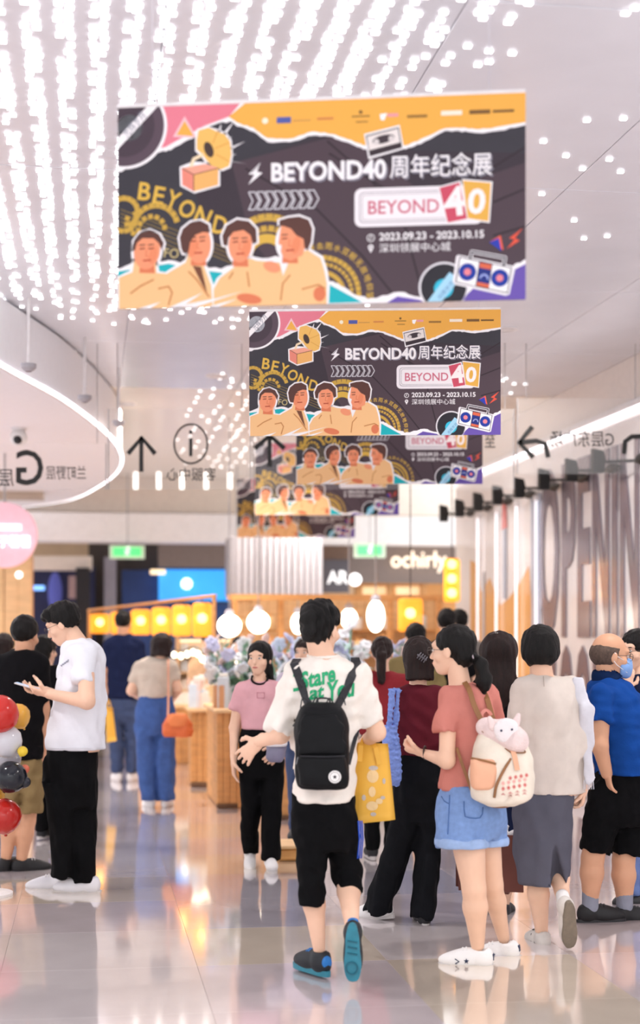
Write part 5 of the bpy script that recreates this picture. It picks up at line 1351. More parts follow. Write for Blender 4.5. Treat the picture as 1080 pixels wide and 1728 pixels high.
P.leg((105, 1330, -.05), (104, 1410, -.05), (104, 1478, -.05), (18, 14, 8)); P.leg((138, 1330, .05), (140, 1410, .03), (142, 1484, .0), (18, 14, 8))
WS2 = mat('white_leather', '#e9e8ee', rough=.5, var=.03)
P.foot((100, 1482, .12), -84, 0, 'low', WS2, WSL, mat('white_lace', '#fbfafa'), 1.06); P.foot((148, 1484, -.02), -86, 0, 'low', WS2, WSL, mat('white_lace', '#fbfafa'), 1.06)
bvt = P.surf(tsh)
pr = [P.hit(bvt, 103 + 1.6 * k, 1124 - 1.2 * k + (1.5 if k % 2 else -1.5))[0] for k in range(9)]
P.part('chest_print', tube([p for p in pr if p is not None], .0025, 5), mat('grey_ink', '#8f93a8', rough=.7))
P.part('hem_band', tube(spline([q for q in [P.hit(bvt, x, 1262)[0] for x in range(84, 176, 10)] if q is not None], 3), .0022, 5), WTE)
P.done()
ph = thing('phone', 'white smartphone held in both hands by the man in white', 'phone', P.J(46, 1163, 0) + P.org)
V, Fs = box((0, 0, 0), (.15, .072, .009), 0, .004); R = lambda V: roty(V, math.radians(16)) + P.J(46, 1158, .0) + P.org
put('case', (R(V), Fs), mat('phone_silver', '#dfe0e6', rough=.3), ph); V, Fs = box((0, 0, .0052), (.138, .066, .001), 0, .0004); put('screen', (R(V), Fs), mat('phone_screen', '#bcd2f0', rough=.2, emit=.5), ph)

# ---- the man in black at the left edge
BTC = cloth('black_jersey', '#121114'); TAN = cloth('khaki_cloth', '#8f7a55')
P = Person(10.1, 38, 'man in black T-shirt and khaki shorts at the left edge behind the balloons', h=.014, skin=SKIN2)
P.head(43, 1072, 14, 8, 1.0)
P.hair(short_hair(.005, .072, -.07), HAIR_BK, subs=SIDE_SUBS + FACE_SUB, folds=.003); P.neck(40, 1108, 14)
tor = [(1096, 20, 60, .07), (1104, 4, 72, .10), (1120, -8, 80, .13), (1160, -8, 78, .14), (1220, 4, 76, .14), (1284, 6, 74, .14)]
P.torso(tor[1:], .82)
P.garment('t_shirt', [(P.loft(tor), 0), (P.cone((2, 1122), (-14, 1180, 0), 17, 16, clip=True), .03), (P.cone((66, 1120), (72, 1184, 0), 17, 16, clip=True), .03)], BTC, .004, 6)
P.arm((2, 1122), (-14, 1190), (-6, 1260), (13, 11, 8)); P.arm((66, 1122), (73, 1196), (70, 1280, .02), (13, 11, 8)); P.hand((70, 1280, .02), (0, 0, -1), (-1, 0, 0), 1, .4)
P.garment('shorts', [(P.loft([(1276, 8, 72, .13), (1310, 6, 74, .13), (1325, 12, 68, .1)]), 0), (P.loft([(1310, 6, 40, .11), (1368, 4, 38, .11)]), .02), (P.loft([(1310, 38, 74, .11), (1372, 36, 70, .11)]), .02)], TAN, .005, 7)
P.leg((22, 1320), (18, 1385), (10, 1450), (17, 14, 9)); P.leg((54, 1320), (46, 1385), (36, 1452), (17, 14, 9))
P.foot((10, 1452, .0), 40, 0, 'low', BLS, mat('dark_sole', '#2a2a2d'), None, 1.0); P.foot((38, 1454, .0), 62, 0, 'low', BLS, mat('dark_sole', '#2a2a2d'), WSL, 1.0)
P.done()

# ---- people behind the two men on the left
P = Person(11.6, 90, 'person in black between the man in black and the man in white', h=.018, male=False)
P.head(76, 1098, 30, 0, .95); P.hair([(ell((0, -.02, .03), (.088, .106, .098)), 0), (cone((0, -.05, 0), (0, -.06, -.12), .08, .07, flat=((0, 1, 0), .7)), .03)], HAIR_BK, subs=FACE_SUB); P.neck(80, 1130, 11)
tor = [(1122, 68, 96, .05), (1130, 54, 112, .09), (1160, 50, 114, .11), (1230, 54, 110, .11), (1270, 54, 110, .11)]; P.torso(tor[1:], .8)
P.garment('top', [(P.loft(tor), 0), (P.cone((60, 1145), (52, 1190), 12, 11, clip=True), .03), (P.cone((106, 1145), (112, 1190), 12, 11, clip=True), .03)], BTC, .004, 9)
P.arm((60, 1145), (52, 1200), (66, 1230, .15), (9, 8, 6)); P.arm((106, 1145), (112, 1200), (100, 1230, .15), (9, 8, 6))
P.garment('trousers', [(P.loft([(1262, 56, 108, .1), (1300, 54, 110, .1)]), 0), (P.loft([(1295, 55, 82, .09), (1402, 60, 82, .08)]), .02), (P.loft([(1295, 82, 110, .09), (1402, 86, 108, .08)]), .02)], BLACK_CLOTH, .004, 9)
P.leg((70, 1290), (71, 1350), (72, 1398), (12, 10, 7)); P.leg((96, 1290), (96, 1350), (96, 1398), (12, 10, 7)); P.foot((72, 1398, 0), 20, 0, 'low', SNK, WSL, None, .9); P.foot((97, 1398, 0), 30, 0, 'low', SNK, WSL, None, .9)
P.done()

# ---- the couple at the stall
NVT = cloth('navy_tee', '#1c2443'); DJ = mat('dark_denim', '#3a4a6e', rough=.9, var=.12, scale=20); MJ = mat('mid_denim', '#3f5f9e', rough=.9, var=.14, scale=20)
P = Person(16.2, 208, 'man in navy T-shirt and dark jeans standing at the lantern stall', h=.018, skin=SKIN2)
P.head(208, 1051, 5, 6, 1.0); P.hair(short_hair(.004, .072, -.07), HAIR_BK, subs=SIDE_SUBS + FACE_SUB); P.neck(208, 1076, 9)
tor = [(1070, 196, 220, .06), (1076, 184, 234, .10), (1090, 178, 240, .13), (1130, 180, 238, .13), (1182, 181, 236, .13)]; P.torso(tor[1:], .82)
P.garment('t_shirt', [(P.loft(tor), 0), (P.cone((184, 1088), (178, 1124), 10, 10, clip=True), .03), (P.cone((234, 1088), (240, 1122), 10, 10, clip=True), .03)], NVT, .005, 3)
P.arm((184, 1088), (179, 1130), (184, 1176), (8, 7, 5)); P.arm((234, 1088), (240, 1130), (226, 1150, .2), (8, 7, 5)); P.hand((184, 1176, 0), (0, 0, -1), (1, 0, 0), -1, .8)
P.garment('jeans', [(P.loft([(1176, 183, 234, .12), (1205, 181, 236, .12), (1220, 186, 230, .1)]), 0), (P.loft([(1205, 182, 209, .1), (1304, 188, 208, .09)]), .02), (P.loft([(1205, 208, 236, .1), (1304, 214, 232, .09)]), .02)], DJ, .005, 3)
P.leg((196, 1210), (198, 1260), (198, 1302), (11, 9, 6)); P.leg((222, 1210), (222, 1260), (222, 1302), (11, 9, 6)); P.foot((198, 1306, 0), -20, 0, 'low', WSH, WSL, None, 1.0); P.foot((222, 1306, 0), 20, 0, 'low', WSH, WSL, None, 1.0)
P.done()
yb2 = thing('carrier_bag', 'small yellow carrier bag hanging beside the man in navy', 'bag', PX(188, 1252, 15.9))
bag_sheet([(177, 1194), (190, 1194), (197, 1250), (180, 1253)], 15.9, .08, YB, 'bag_body', yb2, 7); put('handle', tube(spline([PX(*q) for q in ((180, 1196, 15.9), (183, 1180, 16.16), (188, 1196, 15.9))], 5), .006, 6), YB, yb2)

OAT = cloth('oat_knit', '#cfc1b2')
P = Person(13.8, 262, 'woman with dark bob in oatmeal top and wide blue jeans at the stall', h=.016, male=False)
P.head(274, 1090, 15, 4, .97); P.hair([(ell((0, -.02, .026), (.098, .11, .10)), 0), (cone((0, -.04, -.01), (0, -.05, -.10), .095, .098, flat=((0, 1, 0), .75), clip=True), .03)], HAIR_BR, subs=FACE_SUB); P.neck(266, 1120, 10)
tor = [(1108, 250, 282, .05), (1114, 236, 290, .09), (1130, 228, 296, .11), (1160, 232, 292, .12), (1180, 232, 291, .12)]; P.torso(tor[1:], .82)
P.garment('top', [(P.loft(tor), 0), (P.cone((236, 1126), (224, 1154, 0), 11, 10, clip=True), .03), (P.cone((290, 1126), (298, 1148, 0), 11, 9.5, clip=True), .03)], OAT, .004, 5)
P.arm((236, 1126), (222, 1166), (240, 1178, .22), (9, 8.5, 6)); P.arm((290, 1126), (300, 1164), (290, 1180, .2), (9, 8, 6))
P.garment('jeans', [(P.loft([(1174, 234, 290, .11), (1210, 228, 296, .125), (1240, 230, 295, .1)]), 0), (P.loft([(1225, 228, 265, .1), (1300, 232, 264, .1), (1350, 238, 266, .1)]), .02), (P.loft([(1225, 262, 296, .1), (1300, 262, 296, .1), (1350, 266, 294, .1)]), .02)], MJ, .005, 5, zbias=.2)
P.leg((246, 1230), (248, 1290), (252, 1346), (12, 9, 6)); P.leg((280, 1230), (280, 1290), (280, 1348), (12, 9, 6)); P.foot((254, 1350, 0), -25, 0, 'low', WSH, WSL, None, .92); P.foot((280, 1350, 0), 10, 0, 'low', WSH, WSL, None, .92)
P.done()
ob = thing('shoulder_bag', 'orange shoulder bag at the hip of the woman in wide jeans', 'bag', PX(298, 1243, 13.5))
_o = Person.__new__(Person); _o.d = 13.5; _o.s = F / 13.5; _o.org = np.zeros(3)
put('bag_body', build([(_o.loft([(1206, 286, 316, .03), (1216, 278, 322, .05), (1236, 273, 325, .06), (1244, 276, 322, .05)], 3), 0)], .012, .004), mat('orange_leather', '#e2703a', rough=.5, var=.06), ob, True)
put('flap', build([(_o.loft([(1204, 288, 314, .04), (1214, 281, 319, .062), (1226, 284, 316, .07)], 3), 0)], .012), mat('orange_leather_flap', '#ea8347', rough=.5), ob, True)
put('strap', ribbon(spline([PX(*q) for q in ((284, 1112, 13.74), (284, 1120, 13.62), (284, 1150, 13.62), (284, 1190, 13.6), (283, 1215, 13.55))], 4), [(0, -1, 0)] * 17, .02, .004), mat('peach_strap', '#e3a98c', rough=.6), ob)

# ---- people farther back
def far_person(d, x, ytop, label, topm, botm, yaw, hairm=HAIR_BK, style='short', w=1.0, skin=SKIN, male=True, arms=None, face=False):
    """a whole figure standing on the floor at distance d; ytop is the row of its crown"""
    s = F / d; P = Person(d, x, label, h=.02, skin=skin, male=male); H = CAMH - (ytop - HZ) / s; k = H / 1.70; R = lambda z: HZ + (CAMH - z * k) * s; q = s * k * w
    P.head(x, R(1.575), yaw, 3, .97 * min(1, k + .02), face=face)
    if style == 'short': P.hair(short_hair(.005, .070, -.075), hairm, subs=SIDE_SUBS + FACE_SUB)
    elif style == 'bob': P.hair([(ell((0, -.02, .028), (.092, .108, .098)), 0), (cone((0, -.05, -.01), (0, -.06, -.11), .085, .085, flat=((0, 1, 0), .7), clip=True), .03)], hairm, subs=FACE_SUB)
    else:
        P.hair([(ell((0, -.022, .034), (.086, .104, .095)), 0)], hairm, subs=[ell((0, .14, -.05), (.08, .09, .14))]); P.hair([(cone((0, -.10, .06), (0, -.135, -.02), .03, .04), 0), (cone((0, -.135, -.02), (0, -.12, -.22), .042, .03), .02)], hairm, name='ponytail')
    P.neck(x, R(1.42), .05 * q)
    tor = [(R(1.44), x - .07 * q, x + .07 * q, .06), (R(1.41), x - .15 * q, x + .15 * q, .09), (R(1.34), x - .20 * q, x + .20 * q, .12), (R(1.15), x - .185 * q, x + .185 * q, .12), (R(.93), x - .18 * q, x + .18 * q, .12)]
    P.torso(tor[1:], .8)
    P.garment('top', [(P.loft(tor), 0)] + [(P.cone((x + sg * .17 * q, R(1.35)), (x + sg * .22 * q, R(1.13)), .062 * q, .06 * q, clip=True), .03) for sg in (-1, 1)], topm, .005, int(x))
    for sg in (-1, 1):
        wr = (x + sg * .20 * q, R(.86), .05) if not arms else (x + sg * .06 * q, R(arms), .24 * math.cos(math.radians(yaw)))
        P.arm((x + sg * .17 * q, R(1.35)), (x + sg * .23 * q, R(1.1)), wr, (.048 * q, .042 * q, .028 * q)); P.hand(wr, (0, 0, -1) if not arms else (-sg * .5, .2, .8), (-sg, 0, 0), sg, .5)
    P.garment('trousers', [(P.loft([(R(.96), x - .165 * q, x + .165 * q, .11), (R(.80), x - .17 * q, x + .17 * q, .11)]), 0), (P.loft([(R(.83), x - .17 * q, x - .002 * q, .1), (R(.07), x - .13 * q, x - .02 * q, .08)]), .02), (P.loft([(R(.83), x + .002 * q, x + .17 * q, .1), (R(.07), x + .02 * q, x + .13 * q, .08)]), .02)], botm, .004, int(x))
    for sg in (-1, 1):
        P.leg((x + sg * .085 * q, R(.85)), (x + sg * .08 * q, R(.47)), (x + sg * .075 * q, R(.085)), (.075 * q, .055 * q, .035 * q)); P.foot((x + sg * .078 * q, R(.085 / k), 0), yaw + sg * 12, 0, 'low', SNK, WSL, None, .95)
    P.done(); return P
OLV = cloth('olive_cloth', '#8a7a52')
far_person(10.6, 645, 1074, 'woman with brown ponytail in red top behind the woman in wine red', cloth('red_jersey', '#8e2f35'), BLACK_CLOTH, 5, HAIR_BR, 'tail', male=False)
far_person(12.6, 700, 1052, 'person in olive shirt raising a camera behind the ponytailed woman', OLV, DJ, -20, HAIR_BK, 'short', arms=1.45)
far_person(13.6, 754, 1026, 'tall dark-haired man in black, left of the pair under the yellow sign', BTC, DJ, 8, HAIR_BK, 'short', w=1.05)
far_person(14.6, 774, 1027, 'dark-haired man in grey, right of the pair under the yellow sign', cloth('grey_cloth', '#8a8580'), DJ, -10, HAIR_BK, 'short')
far_person(11.6, 514, 1076, 'woman in pale lilac mostly hidden behind the man with the black backpack', cloth('lilac_cloth', '#cfc5d6'), DJ, 200, HAIR_BR, 'bob', male=False, face=True)
far_person(17.6, 352, 1068, 'stallholder in beige behind the goods under the lanterns', cloth('beige_cloth', '#d9b48f'), DJ, 175, HAIR_BK, 'short', face=True)
far_person(17.2, 402, 1074, 'stallholder in black behind the white flowers', BTC, DJ, 190, HAIR_BK, 'bob', male=False, face=True)
far_person(12.4, 8, 1068, 'woman with dark hair at the far left behind the man in black', cloth('sand_cloth', '#c7a98a'), DJ, 20, HAIR_BR, 'bob', male=False)

# ------------------------------------------------------------------ shop hoarding on the right
def wall_v(px):                    # hall coordinate v of the wall at this image column
    Z = F * 4.75 / (px - 150.0); X = 4.75 - .15 * Z; return -X * sT + Z * cT, Z
def wall_pt(px, py, off=0.0):
    v, Z = wall_v(px); return RW(U_W - off, v, CAMH - (py - HZ) * Z / F)
hd = thing('shop_hoarding', 'tall white shop hoarding on the right with mirror letters OPENING SOON', 'hoarding', RW(U_W, 12, 0), TH)
hp = mat('hoarding_white', '#f4efee', rough=.12, var=.02, scale=2, spec=.6)
for i in range(12):
    v = 5.0 + i * 1.2
    put('panel', box(RW(U_W + .0, v + .6, 1.72), (.04, 1.188, 3.44), TH, .004), hp, hd)
mirror = mat('mirror_letter', '#978d97', rough=.2, metal=.45, var=.08, scale=3)
def wall_text(ch, x0, x1, z0, z1, m, bold=.03):
    va, vb = wall_v(x0)[0], wall_v(x1)[0]
    V2, T_ = text_fit(ch, 0, va - vb, z0, z1, bold); V, Fs = solid_text(V2, T_, .012)
    W_ = np.array([RW(U_W - .036 + p[1], va - p[0], p[2]) for p in V]); put('letter', (W_, Fs), m, hd)
for ch, x0, x1 in (('O', 915, 948), ('P', 953, 976), ('E', 980, 1001), ('N', 1005, 1033), ('I', 1038, 1047), ('N', 1052, 1084), ('G', 1089, 1126)):
    wall_text(ch, x0, x1, 1.52, 3.24, mirror)
for ch, x0, x1 in (('S', 915, 944), ('O', 949, 972), ('O', 976, 1001), ('N', 1006, 1034)):
    wall_text(ch, x0, x1, .12, 1.44, mirror)
og = mat('amber_print', '#eab372', rough=.2, var=.06, scale=2)
def wall_poly(pts, m, off, name):
    Wp = [wall_pt(*p, off) for p in pts]; n = len(Wp)
    tr = tessellate_polygon([[Vector((p[0], p[1], 0)) for p in pts]]); V = Wp + [w + RW(.004, 0, 0) for w in Wp]
    Fs = [list(t) for t in tr] + [[i + n for i in t] for t in tr] + [[i, (i + 1) % n, (i + 1) % n + n, i + n] for i in range(n)]
    put(name, (np.array(V), Fs), m, hd)
wall_poly([(797, 945), (806, 950), (815, 1000), (830, 975), (847, 1022), (862, 1010), (880, 985), (896, 955), (903, 1060), (905, 1330), (797, 1292)], og, .026, 'amber_print')
wall_poly([(818, 965), (822, 965), (823, 1280), (818, 1280)], mat('grey_print', '#b9b4b4', rough=.2), .032, 'grey_stripe')
wall_poly([(853, 845), (858, 845), (859, 1010), (853, 1010)], mat('blue_grey_print', '#b7bfd0', rough=.2), .032, 'blue_stripe')
wall_poly([(852, 842), (858, 842), (860, 890), (851, 895)], mat('red_print', '#e58a86', rough=.2), .034, 'red_mark')
wall_poly([(900, 838), (917, 832), (918, 1335), (903, 1330)], mat('blue_grey_print', '#b7bfd0'), .032, 'blue_stripe')
wht = mat('reflection_glow', '#ffffff', emit=1.0, ecol='#f6f4ff', var=0)  # glowing strips stand in for light streaks reflected in the panels
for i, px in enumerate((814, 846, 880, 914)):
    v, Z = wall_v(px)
    o = thing('reflection_strip', ['slim upright white light tube, farthest on the hoarding', 'slim upright white light tube on the hoarding beside the red mark', 'slim upright white light tube on the hoarding between red mark and blue stripe', 'slim upright white light tube on the hoarding next to the letter O'][i], 'light tube', RW(U_W - .07, v, .4), TH, 'light tubes on the hoarding')
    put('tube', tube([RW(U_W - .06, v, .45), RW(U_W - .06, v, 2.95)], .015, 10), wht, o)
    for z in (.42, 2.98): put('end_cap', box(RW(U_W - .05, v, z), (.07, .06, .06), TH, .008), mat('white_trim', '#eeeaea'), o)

blk = mat('black_metal', '#1a1918', rough=.5, var=.1)
SP = (788, 816, 849, 884, 923, 967, 1016, 1064)
names = ['farthest', 'second farthest', 'third farthest', 'fourth farthest', 'fifth farthest', 'third nearest', 'second nearest', 'nearest']
for i, px in enumerate(SP):
    v, Z = wall_v(px); zc = CAMH + .3176 * 4.75
    o = thing('wall_spotlight', 'black arm spotlight on the hoarding, %s of the row' % names[i], 'spotlight', RW(U_W - .2, v, zc - .1), TH, 'black spotlights over the hoarding')
    V, Fs = prism([(-.05, -.10), (.05, -.10), (.062, .02), (.045, .09), (-.05, .11)], .07); V = np.array([RW(U_W - .30 + p[0], v - .035 + p[1], zc + p[2]) for p in V]); put('lamp_head', (V, Fs), blk, o)
    put('arm', tube([RW(U_W - .24, v, zc), RW(U_W - .12, v - .25, zc - .02), RW(U_W - .05, v - .40, zc - .03)], .014, 8), blk, o)
    put('driver_box', (lambda L: (np.array([RW(U_W - .09 + p[0], v - .52 + p[2], zc - .03 + p[1]) for p in L[0]]), L[1]))(lathe([(.008, -.2), (.034, -.10), (.05, 0), (.034, .10), (.008, .2)], 12)), blk, o)

# ------------------------------------------------------------------ hanging glass direction sign, read from behind
gm = bpy.data.materials.new('sign_glass'); gm.use_nodes = True
b_ = gm.node_tree.nodes['Principled BSDF']; b_.inputs['Base Color'].default_value = (.95, .97, .97, 1); b_.inputs['Alpha'].default_value = .05; b_.inputs['Roughness'].default_value = .04
_M['sign_glass'] = gm
ink = mat('sign_black', '#141312', rough=.5, var=.1); steel = mat('brushed_steel', '#a9a6a6', rough=.35, metal=.7)
ZS = 13.0
def sign_text(s, x0, x1, y0, y1, parent, bold=.0):
    V2, T_ = text_fit(s, 0, 1, 0, 1, bold, mirror=True); U = np.array([PX(x0 + p[0] * (x1 - x0), y1 + p[1] * (y0 - y1), ZS - .012) for p in V2])
    n = len(U); V = np.concatenate([U, U + np.array([0, .004, 0])]); put('lettering', (V, [list(t) for t in T_] + [[i + n for i in t] for t in T_]), ink, parent)
def sign_stroke(pts, w, parent, name='arrow'):
    put(name, ribbon([PX(*p, ZS - .010) for p in pts], [(0, -1, 0)] * len(pts), w * ZS / F, .004), ink, parent)
def sign_panel(x0, x1, y0, y1, label):
    o = thing('glass_sign', label, 'sign', PX((x0 + x1) / 2, y1, ZS), 0, 'hanging glass direction signs')
    c = PX((x0 + x1) / 2, (y0 + y1) / 2, ZS); w, h = (x1 - x0) * ZS / F, (y1 - y0) * ZS / F
    put('glass', box(c, (w, .01, h), 0, .002), gm, o)
    for x in (x0 + 1, x1 - 1): put('edge_profile', box(PX(x, (y0 + y1) / 2, ZS), (.009, .016, h), 0, .002), steel, o)
    for x in (x0 + 16, x1 - 16):
        a = PX(x, y0, ZS); put('suspension_rod', tube([a, (a[0], a[1], 3.5 if x < 150 else 4.0)], .004, 6), steel, o)
    return o
s1 = sign_panel(-70, 180, 748, 826, 'glass sign with a large reversed letter G on the left')
sign_text('G', 27, 73, 759, 819, s1, .01); sign_text('层', -2, 23, 792, 821, s1); sign_text('兰町野层', 78, 145, 786, 809, s1)
s2 = sign_panel(182, 424, 690, 826, 'glass sign with an up arrow and an information symbol')
sign_stroke([(238.5, 737), (238.5, 796)], 7, s2); sign_stroke([(216, 766), (239, 739), (262, 766)], 8, s2)
put('circle', tube([PX(322 + 28 * math.cos(a), 749 + 33 * math.sin(a), ZS - .012) for a in np.linspace(0, 2 * PI, 41)[:-1]], .0085, 6, True), ink, s2)
sign_stroke([(322, 739), (322, 770)], 5.5, s2, 'information_stem'); put('information_dot', sphere(PX(322, 729, ZS - .01), (.016, .004, .016), 14, 8), ink, s2)
sign_text('客服中心', 281, 364, 789, 811, s2)
s3 = sign_panel(426, 868, 690, 826, 'glass sign half hidden behind the banners, with an up arrow at its left')
sign_stroke([(455, 737), (455, 788)], 7, s3); sign_stroke([(430, 757), (455, 735), (480, 757)], 8, s3); sign_text('至', 818, 836, 733, 755, s3)
s4 = sign_panel(872, 1088, 672, 800, 'glass sign at the right with a left turn arrow')
sign_stroke([(898, 720), (876, 747), (900, 772)], 8, s4); sign_stroke([(876, 747), (905, 744), (920, 749), (925, 772)], 8, s4)
sign_text('G层东广场', 929, 1036, 727, 754, s4); sign_stroke([(1053, 766), (1055, 745), (1066, 737), (1088, 736)], 8, s4)

# pendant tubes, downlights, camera
for i, px in enumerate((229, 268, 307, 348, 388)):
    a = PX(px, 825, 20.0); o = thing('pendant_light', 'short glowing pendant tube, %s from the left in the row below the information sign' % ('first', 'second', 'third', 'fourth', 'fifth')[i], 'pendant light', a, 0, 'row of pendant tubes')
    put('tube', tube([a, a + np.array([0, 0, .215])], .027, 12), mat('pendant_glow', '#ffffff', emit=3.0, ecol='#fff8ee', var=0), o)
    put('cap', tube([a + np.array([0, 0, .21]), a + np.array([0, 0, .235])], .03, 12), mat('white_trim', '#eeeaea'), o)
    put('cord', tube([a + np.array([0, 0, .23]), (a[0], a[1], 3.97)], .004, 6), mat('white_trim', '#eeeaea'), o)
for i, (px, py) in enumerate(((48, 618), (143, 671), (200, 713))):
    Z = F * 1.95 / (HZ - py); a = PX(px, py, Z); o = thing('downlight', 'small round ceiling downlight %s' % ('nearest the left edge', 'in the middle of three on the lowered ceiling', 'farthest along the lowered ceiling')[i], 'downlight', a + np.array([0, 0, -.03]), 0, 'downlights in the lowered ceiling')
    put('stem', tube([(a[0], a[1], 3.5), (a[0], a[1], 4.02)], .012, 8), mat('white_trim', '#eeeaea'), o); put('rim', lathe([(.025, -.035), (.035, -.03), (.058, -.008), (.058, .02)], 20, (a[0], a[1], 3.497)), mat('downlight_grey', '#a5a1a6', rough=.4), o); put('lens', lathe([(.022, -.038), (.024, -.032)], 16, (a[0], a[1], 3.497)), mat('lens_dark', '#6d696f', rough=.2), o)
a = PX(32, 728, 14.6); o = thing('security_camera', 'white dome security camera under the lowered ceiling at the left', 'security camera', a + np.array([0, 0, -.15]))
put('base', lathe([(.02, .0), (.07, .01), (.075, .05), (.06, 3.5 - a[2])], 20, a), mat('white_trim', '#eeeaea'), o); put('dome', sphere(a + np.array([0, 0, -.06]), (.085, .085, .085), 20, 12), mat('camera_white', '#f1efee', rough=.3), o, True)
put('lens', sphere(a + np.array([0, -.055, -.085]), (.045, .045, .045), 16, 10), mat('lens_black', '#141416', rough=.1), o, True)
put('trim_4', pbox(-30, 72, 742, 838, 21.0, .6), mat('taupe_plaster', '#bfb0a0', rough=.6), kind='structure', label='taupe ceiling bulkhead behind the letter G sign', rz=TH)

# ------------------------------------------------------------------ far shops
def shop(name, label, px, Z, cat='shop front'): return thing(name, label, cat, PX(px, HZ + CAMH * F / Z, Z), TH)
NAV = mat('shop_navy', '#2b2f55', rough=.6, var=.2, scale=3); DKB = mat('shop_blue', '#2a4a86', rough=.5, var=.15, scale=3); WAL = mat('shop_walnut', '#4b4340', rough=.6); TAU = mat('fascia_taupe', '#8b7d77', rough=.6, var=.05)
GRY = mat('pillar_grey', '#9a98a4', rough=.5); WOD = mat('warm_wood', '#d59a5e', rough=.55, var=.14, scale=4, stretch=(1, 1, 7)); WOD2 = mat('pale_wood', '#e6bd8b', rough=.55, var=.12, scale=4, stretch=(1, 1, 7))
s = shop('dark_shop_front', 'dark navy shop front behind the man looking at his phone', 100, 25.5)
put('back_panel', pbox(40, 160, 955, 1236, 26.2, .1), NAV, s); put('dark_column', pbox(128, 152, 958, 1228, 25.0, .25), mat('shop_black', '#16151c', rough=.5), s); put('fascia', pbox(40, 155, 938, 962, 25.2, .3), mat('header_plaster', '#ece0d8'), s)
put('light_bar', pbox(50, 75, 988, 996, 25.6, .05), mat('blue_led', '#7fb4ff', emit=2.0, var=0), s); put('mannequin_glow', sphere(PX(93, 1000, 25.9), (.12, .05, .35), 16, 10), mat('violet_display', '#5a5fae', emit=.3, var=0), s, True)
put('poster', pbox(116, 130, 972, 1010, 25.4, .04), mat('dusty_pink_print', '#c9a7a5', rough=.6), s)
s = shop('screen_shop_front', 'shop front with a bright blue screen beyond the lanterns', 290, 26)
put('walnut_panel', pbox(150, 272, 918, 1232, 26.6, .1), WAL, s); put('grey_pillar', pbox(176, 196, 940, 1224, 25.4, .4), GRY, s); put('fascia', pbox(268, 392, 918, 958, 25.6, .3), TAU, s); put('blue_panel', pbox(206, 268, 962, 1228, 26.0, .1), DKB, s)
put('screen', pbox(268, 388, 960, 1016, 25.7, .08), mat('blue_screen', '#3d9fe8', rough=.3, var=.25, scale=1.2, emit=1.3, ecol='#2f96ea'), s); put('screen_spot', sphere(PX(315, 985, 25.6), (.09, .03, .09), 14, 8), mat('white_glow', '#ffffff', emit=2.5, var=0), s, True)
put('screen_frame', merge([pbox(266, 390, 956, 961, 25.6, .1), pbox(266, 390, 1014, 1020, 25.6, .1)]), mat('frame_blue', '#27406e', rough=.4), s); put('ceiling_lamp', pbox(254, 279, 961, 969, 25.5, .1), mat('warm_glow', '#ffe2b8', emit=1.6, var=0), s)
put('lower_panel', pbox(268, 392, 1020, 1230, 26.0, .1), mat('shop_deep_blue', '#33507f', rough=.6), s)
s = shop('boutique_front', 'taupe boutique front with glowing cream letters at the far right', 690, 26)
put('fascia', pbox(588, 830, 916, 984, 25.8, .3), TAU, s)
V2, T_ = text_fit('ochirly', 0, 1, 0, 1, .015); U = np.array([PX(660 + p[0] * 94, 966 + p[1] * (930 - 966), 25.6) for p in V2]); n = len(U)
put('letters', (np.concatenate([U, U + np.array([0, .05, 0])]), [list(t) for t in T_] + [[i + n for i in t[::-1]] for t in T_]), mat('cream_letter', '#fff3df', emit=1.4, ecol='#ffe9cf', var=0), s)
put('warm_interior', pbox(600, 830, 984, 1228, 26.4, .1), mat('amber_interior', '#e0a566', rough=.6, var=.2, scale=2, emit=.12, ecol='#e0a566'), s)
for x in (600, 655, 712, 790): put('door_post', pbox(x, x + 9, 984, 1226, 25.9, .15), WOD, s)
for x0, x1 in ((612, 652), (668, 708)): put('lit_panel', pbox(x0, x1, 990, 1070, 26.1, .08), mat('cream_lit', '#ffe6bd', emit=.7, ecol='#ffdca6', var=.05), s)
s = shop('small_sign_shop', 'narrow dark shop sign reading AR beside the fluted box', 568, 25.2)
put('fascia', pbox(544, 592, 918, 944, 25.3, .2), mat('brown_fascia', '#83695a', rough=.6), s); put('sign_board', pbox(546, 590, 944, 1000, 24.9, .12), mat('sign_charcoal', '#57535a', rough=.5), s)
V2, T_ = text_fit('AR', 0, 1, 0, 1, .02); U = np.array([PX(552 + p[0] * 36, 985 + p[1] * (963 - 985), 24.8) for p in V2]); n = len(U)
put('letters', (np.concatenate([U, U + np.array([0, .03, 0])]), [list(t) for t in T_] + [[i + n for i in t[::-1]] for t in T_]), mat('white_letter', '#ffffff', emit=1.0, var=0), s)
put('globe', sphere(PX(599, 978, 24.6), .1, 16, 10), mat('white_glow', '#ffffff'), s, True)
# fluted box hanging over the stalls
fb = thing('fluted_box', 'white fluted box hanging below the farthest banner', 'display box', PX(465, 1006, 22.0), TH)
put('core', pbox(388, 542, 906, 1005, 22.1, .8), mat('fluted_grey', '#aeabb0', rough=.5), fb)
n = 15
for i in range(n):
    x = 386 + (i + .5) * 159 / n; a = PX(x, 1005, 22.05); put('flute', tube([a, a + np.array([0, 0, .845])], .040, 10), mat('fluted_white', '#c9c6cb', rough=.45), fb)
for x in (400, 530):
    a = PX(x, 906, 22.4); put('hanger', tube([a, (a[0], a[1], 4.0)], .012, 8), steel, fb)
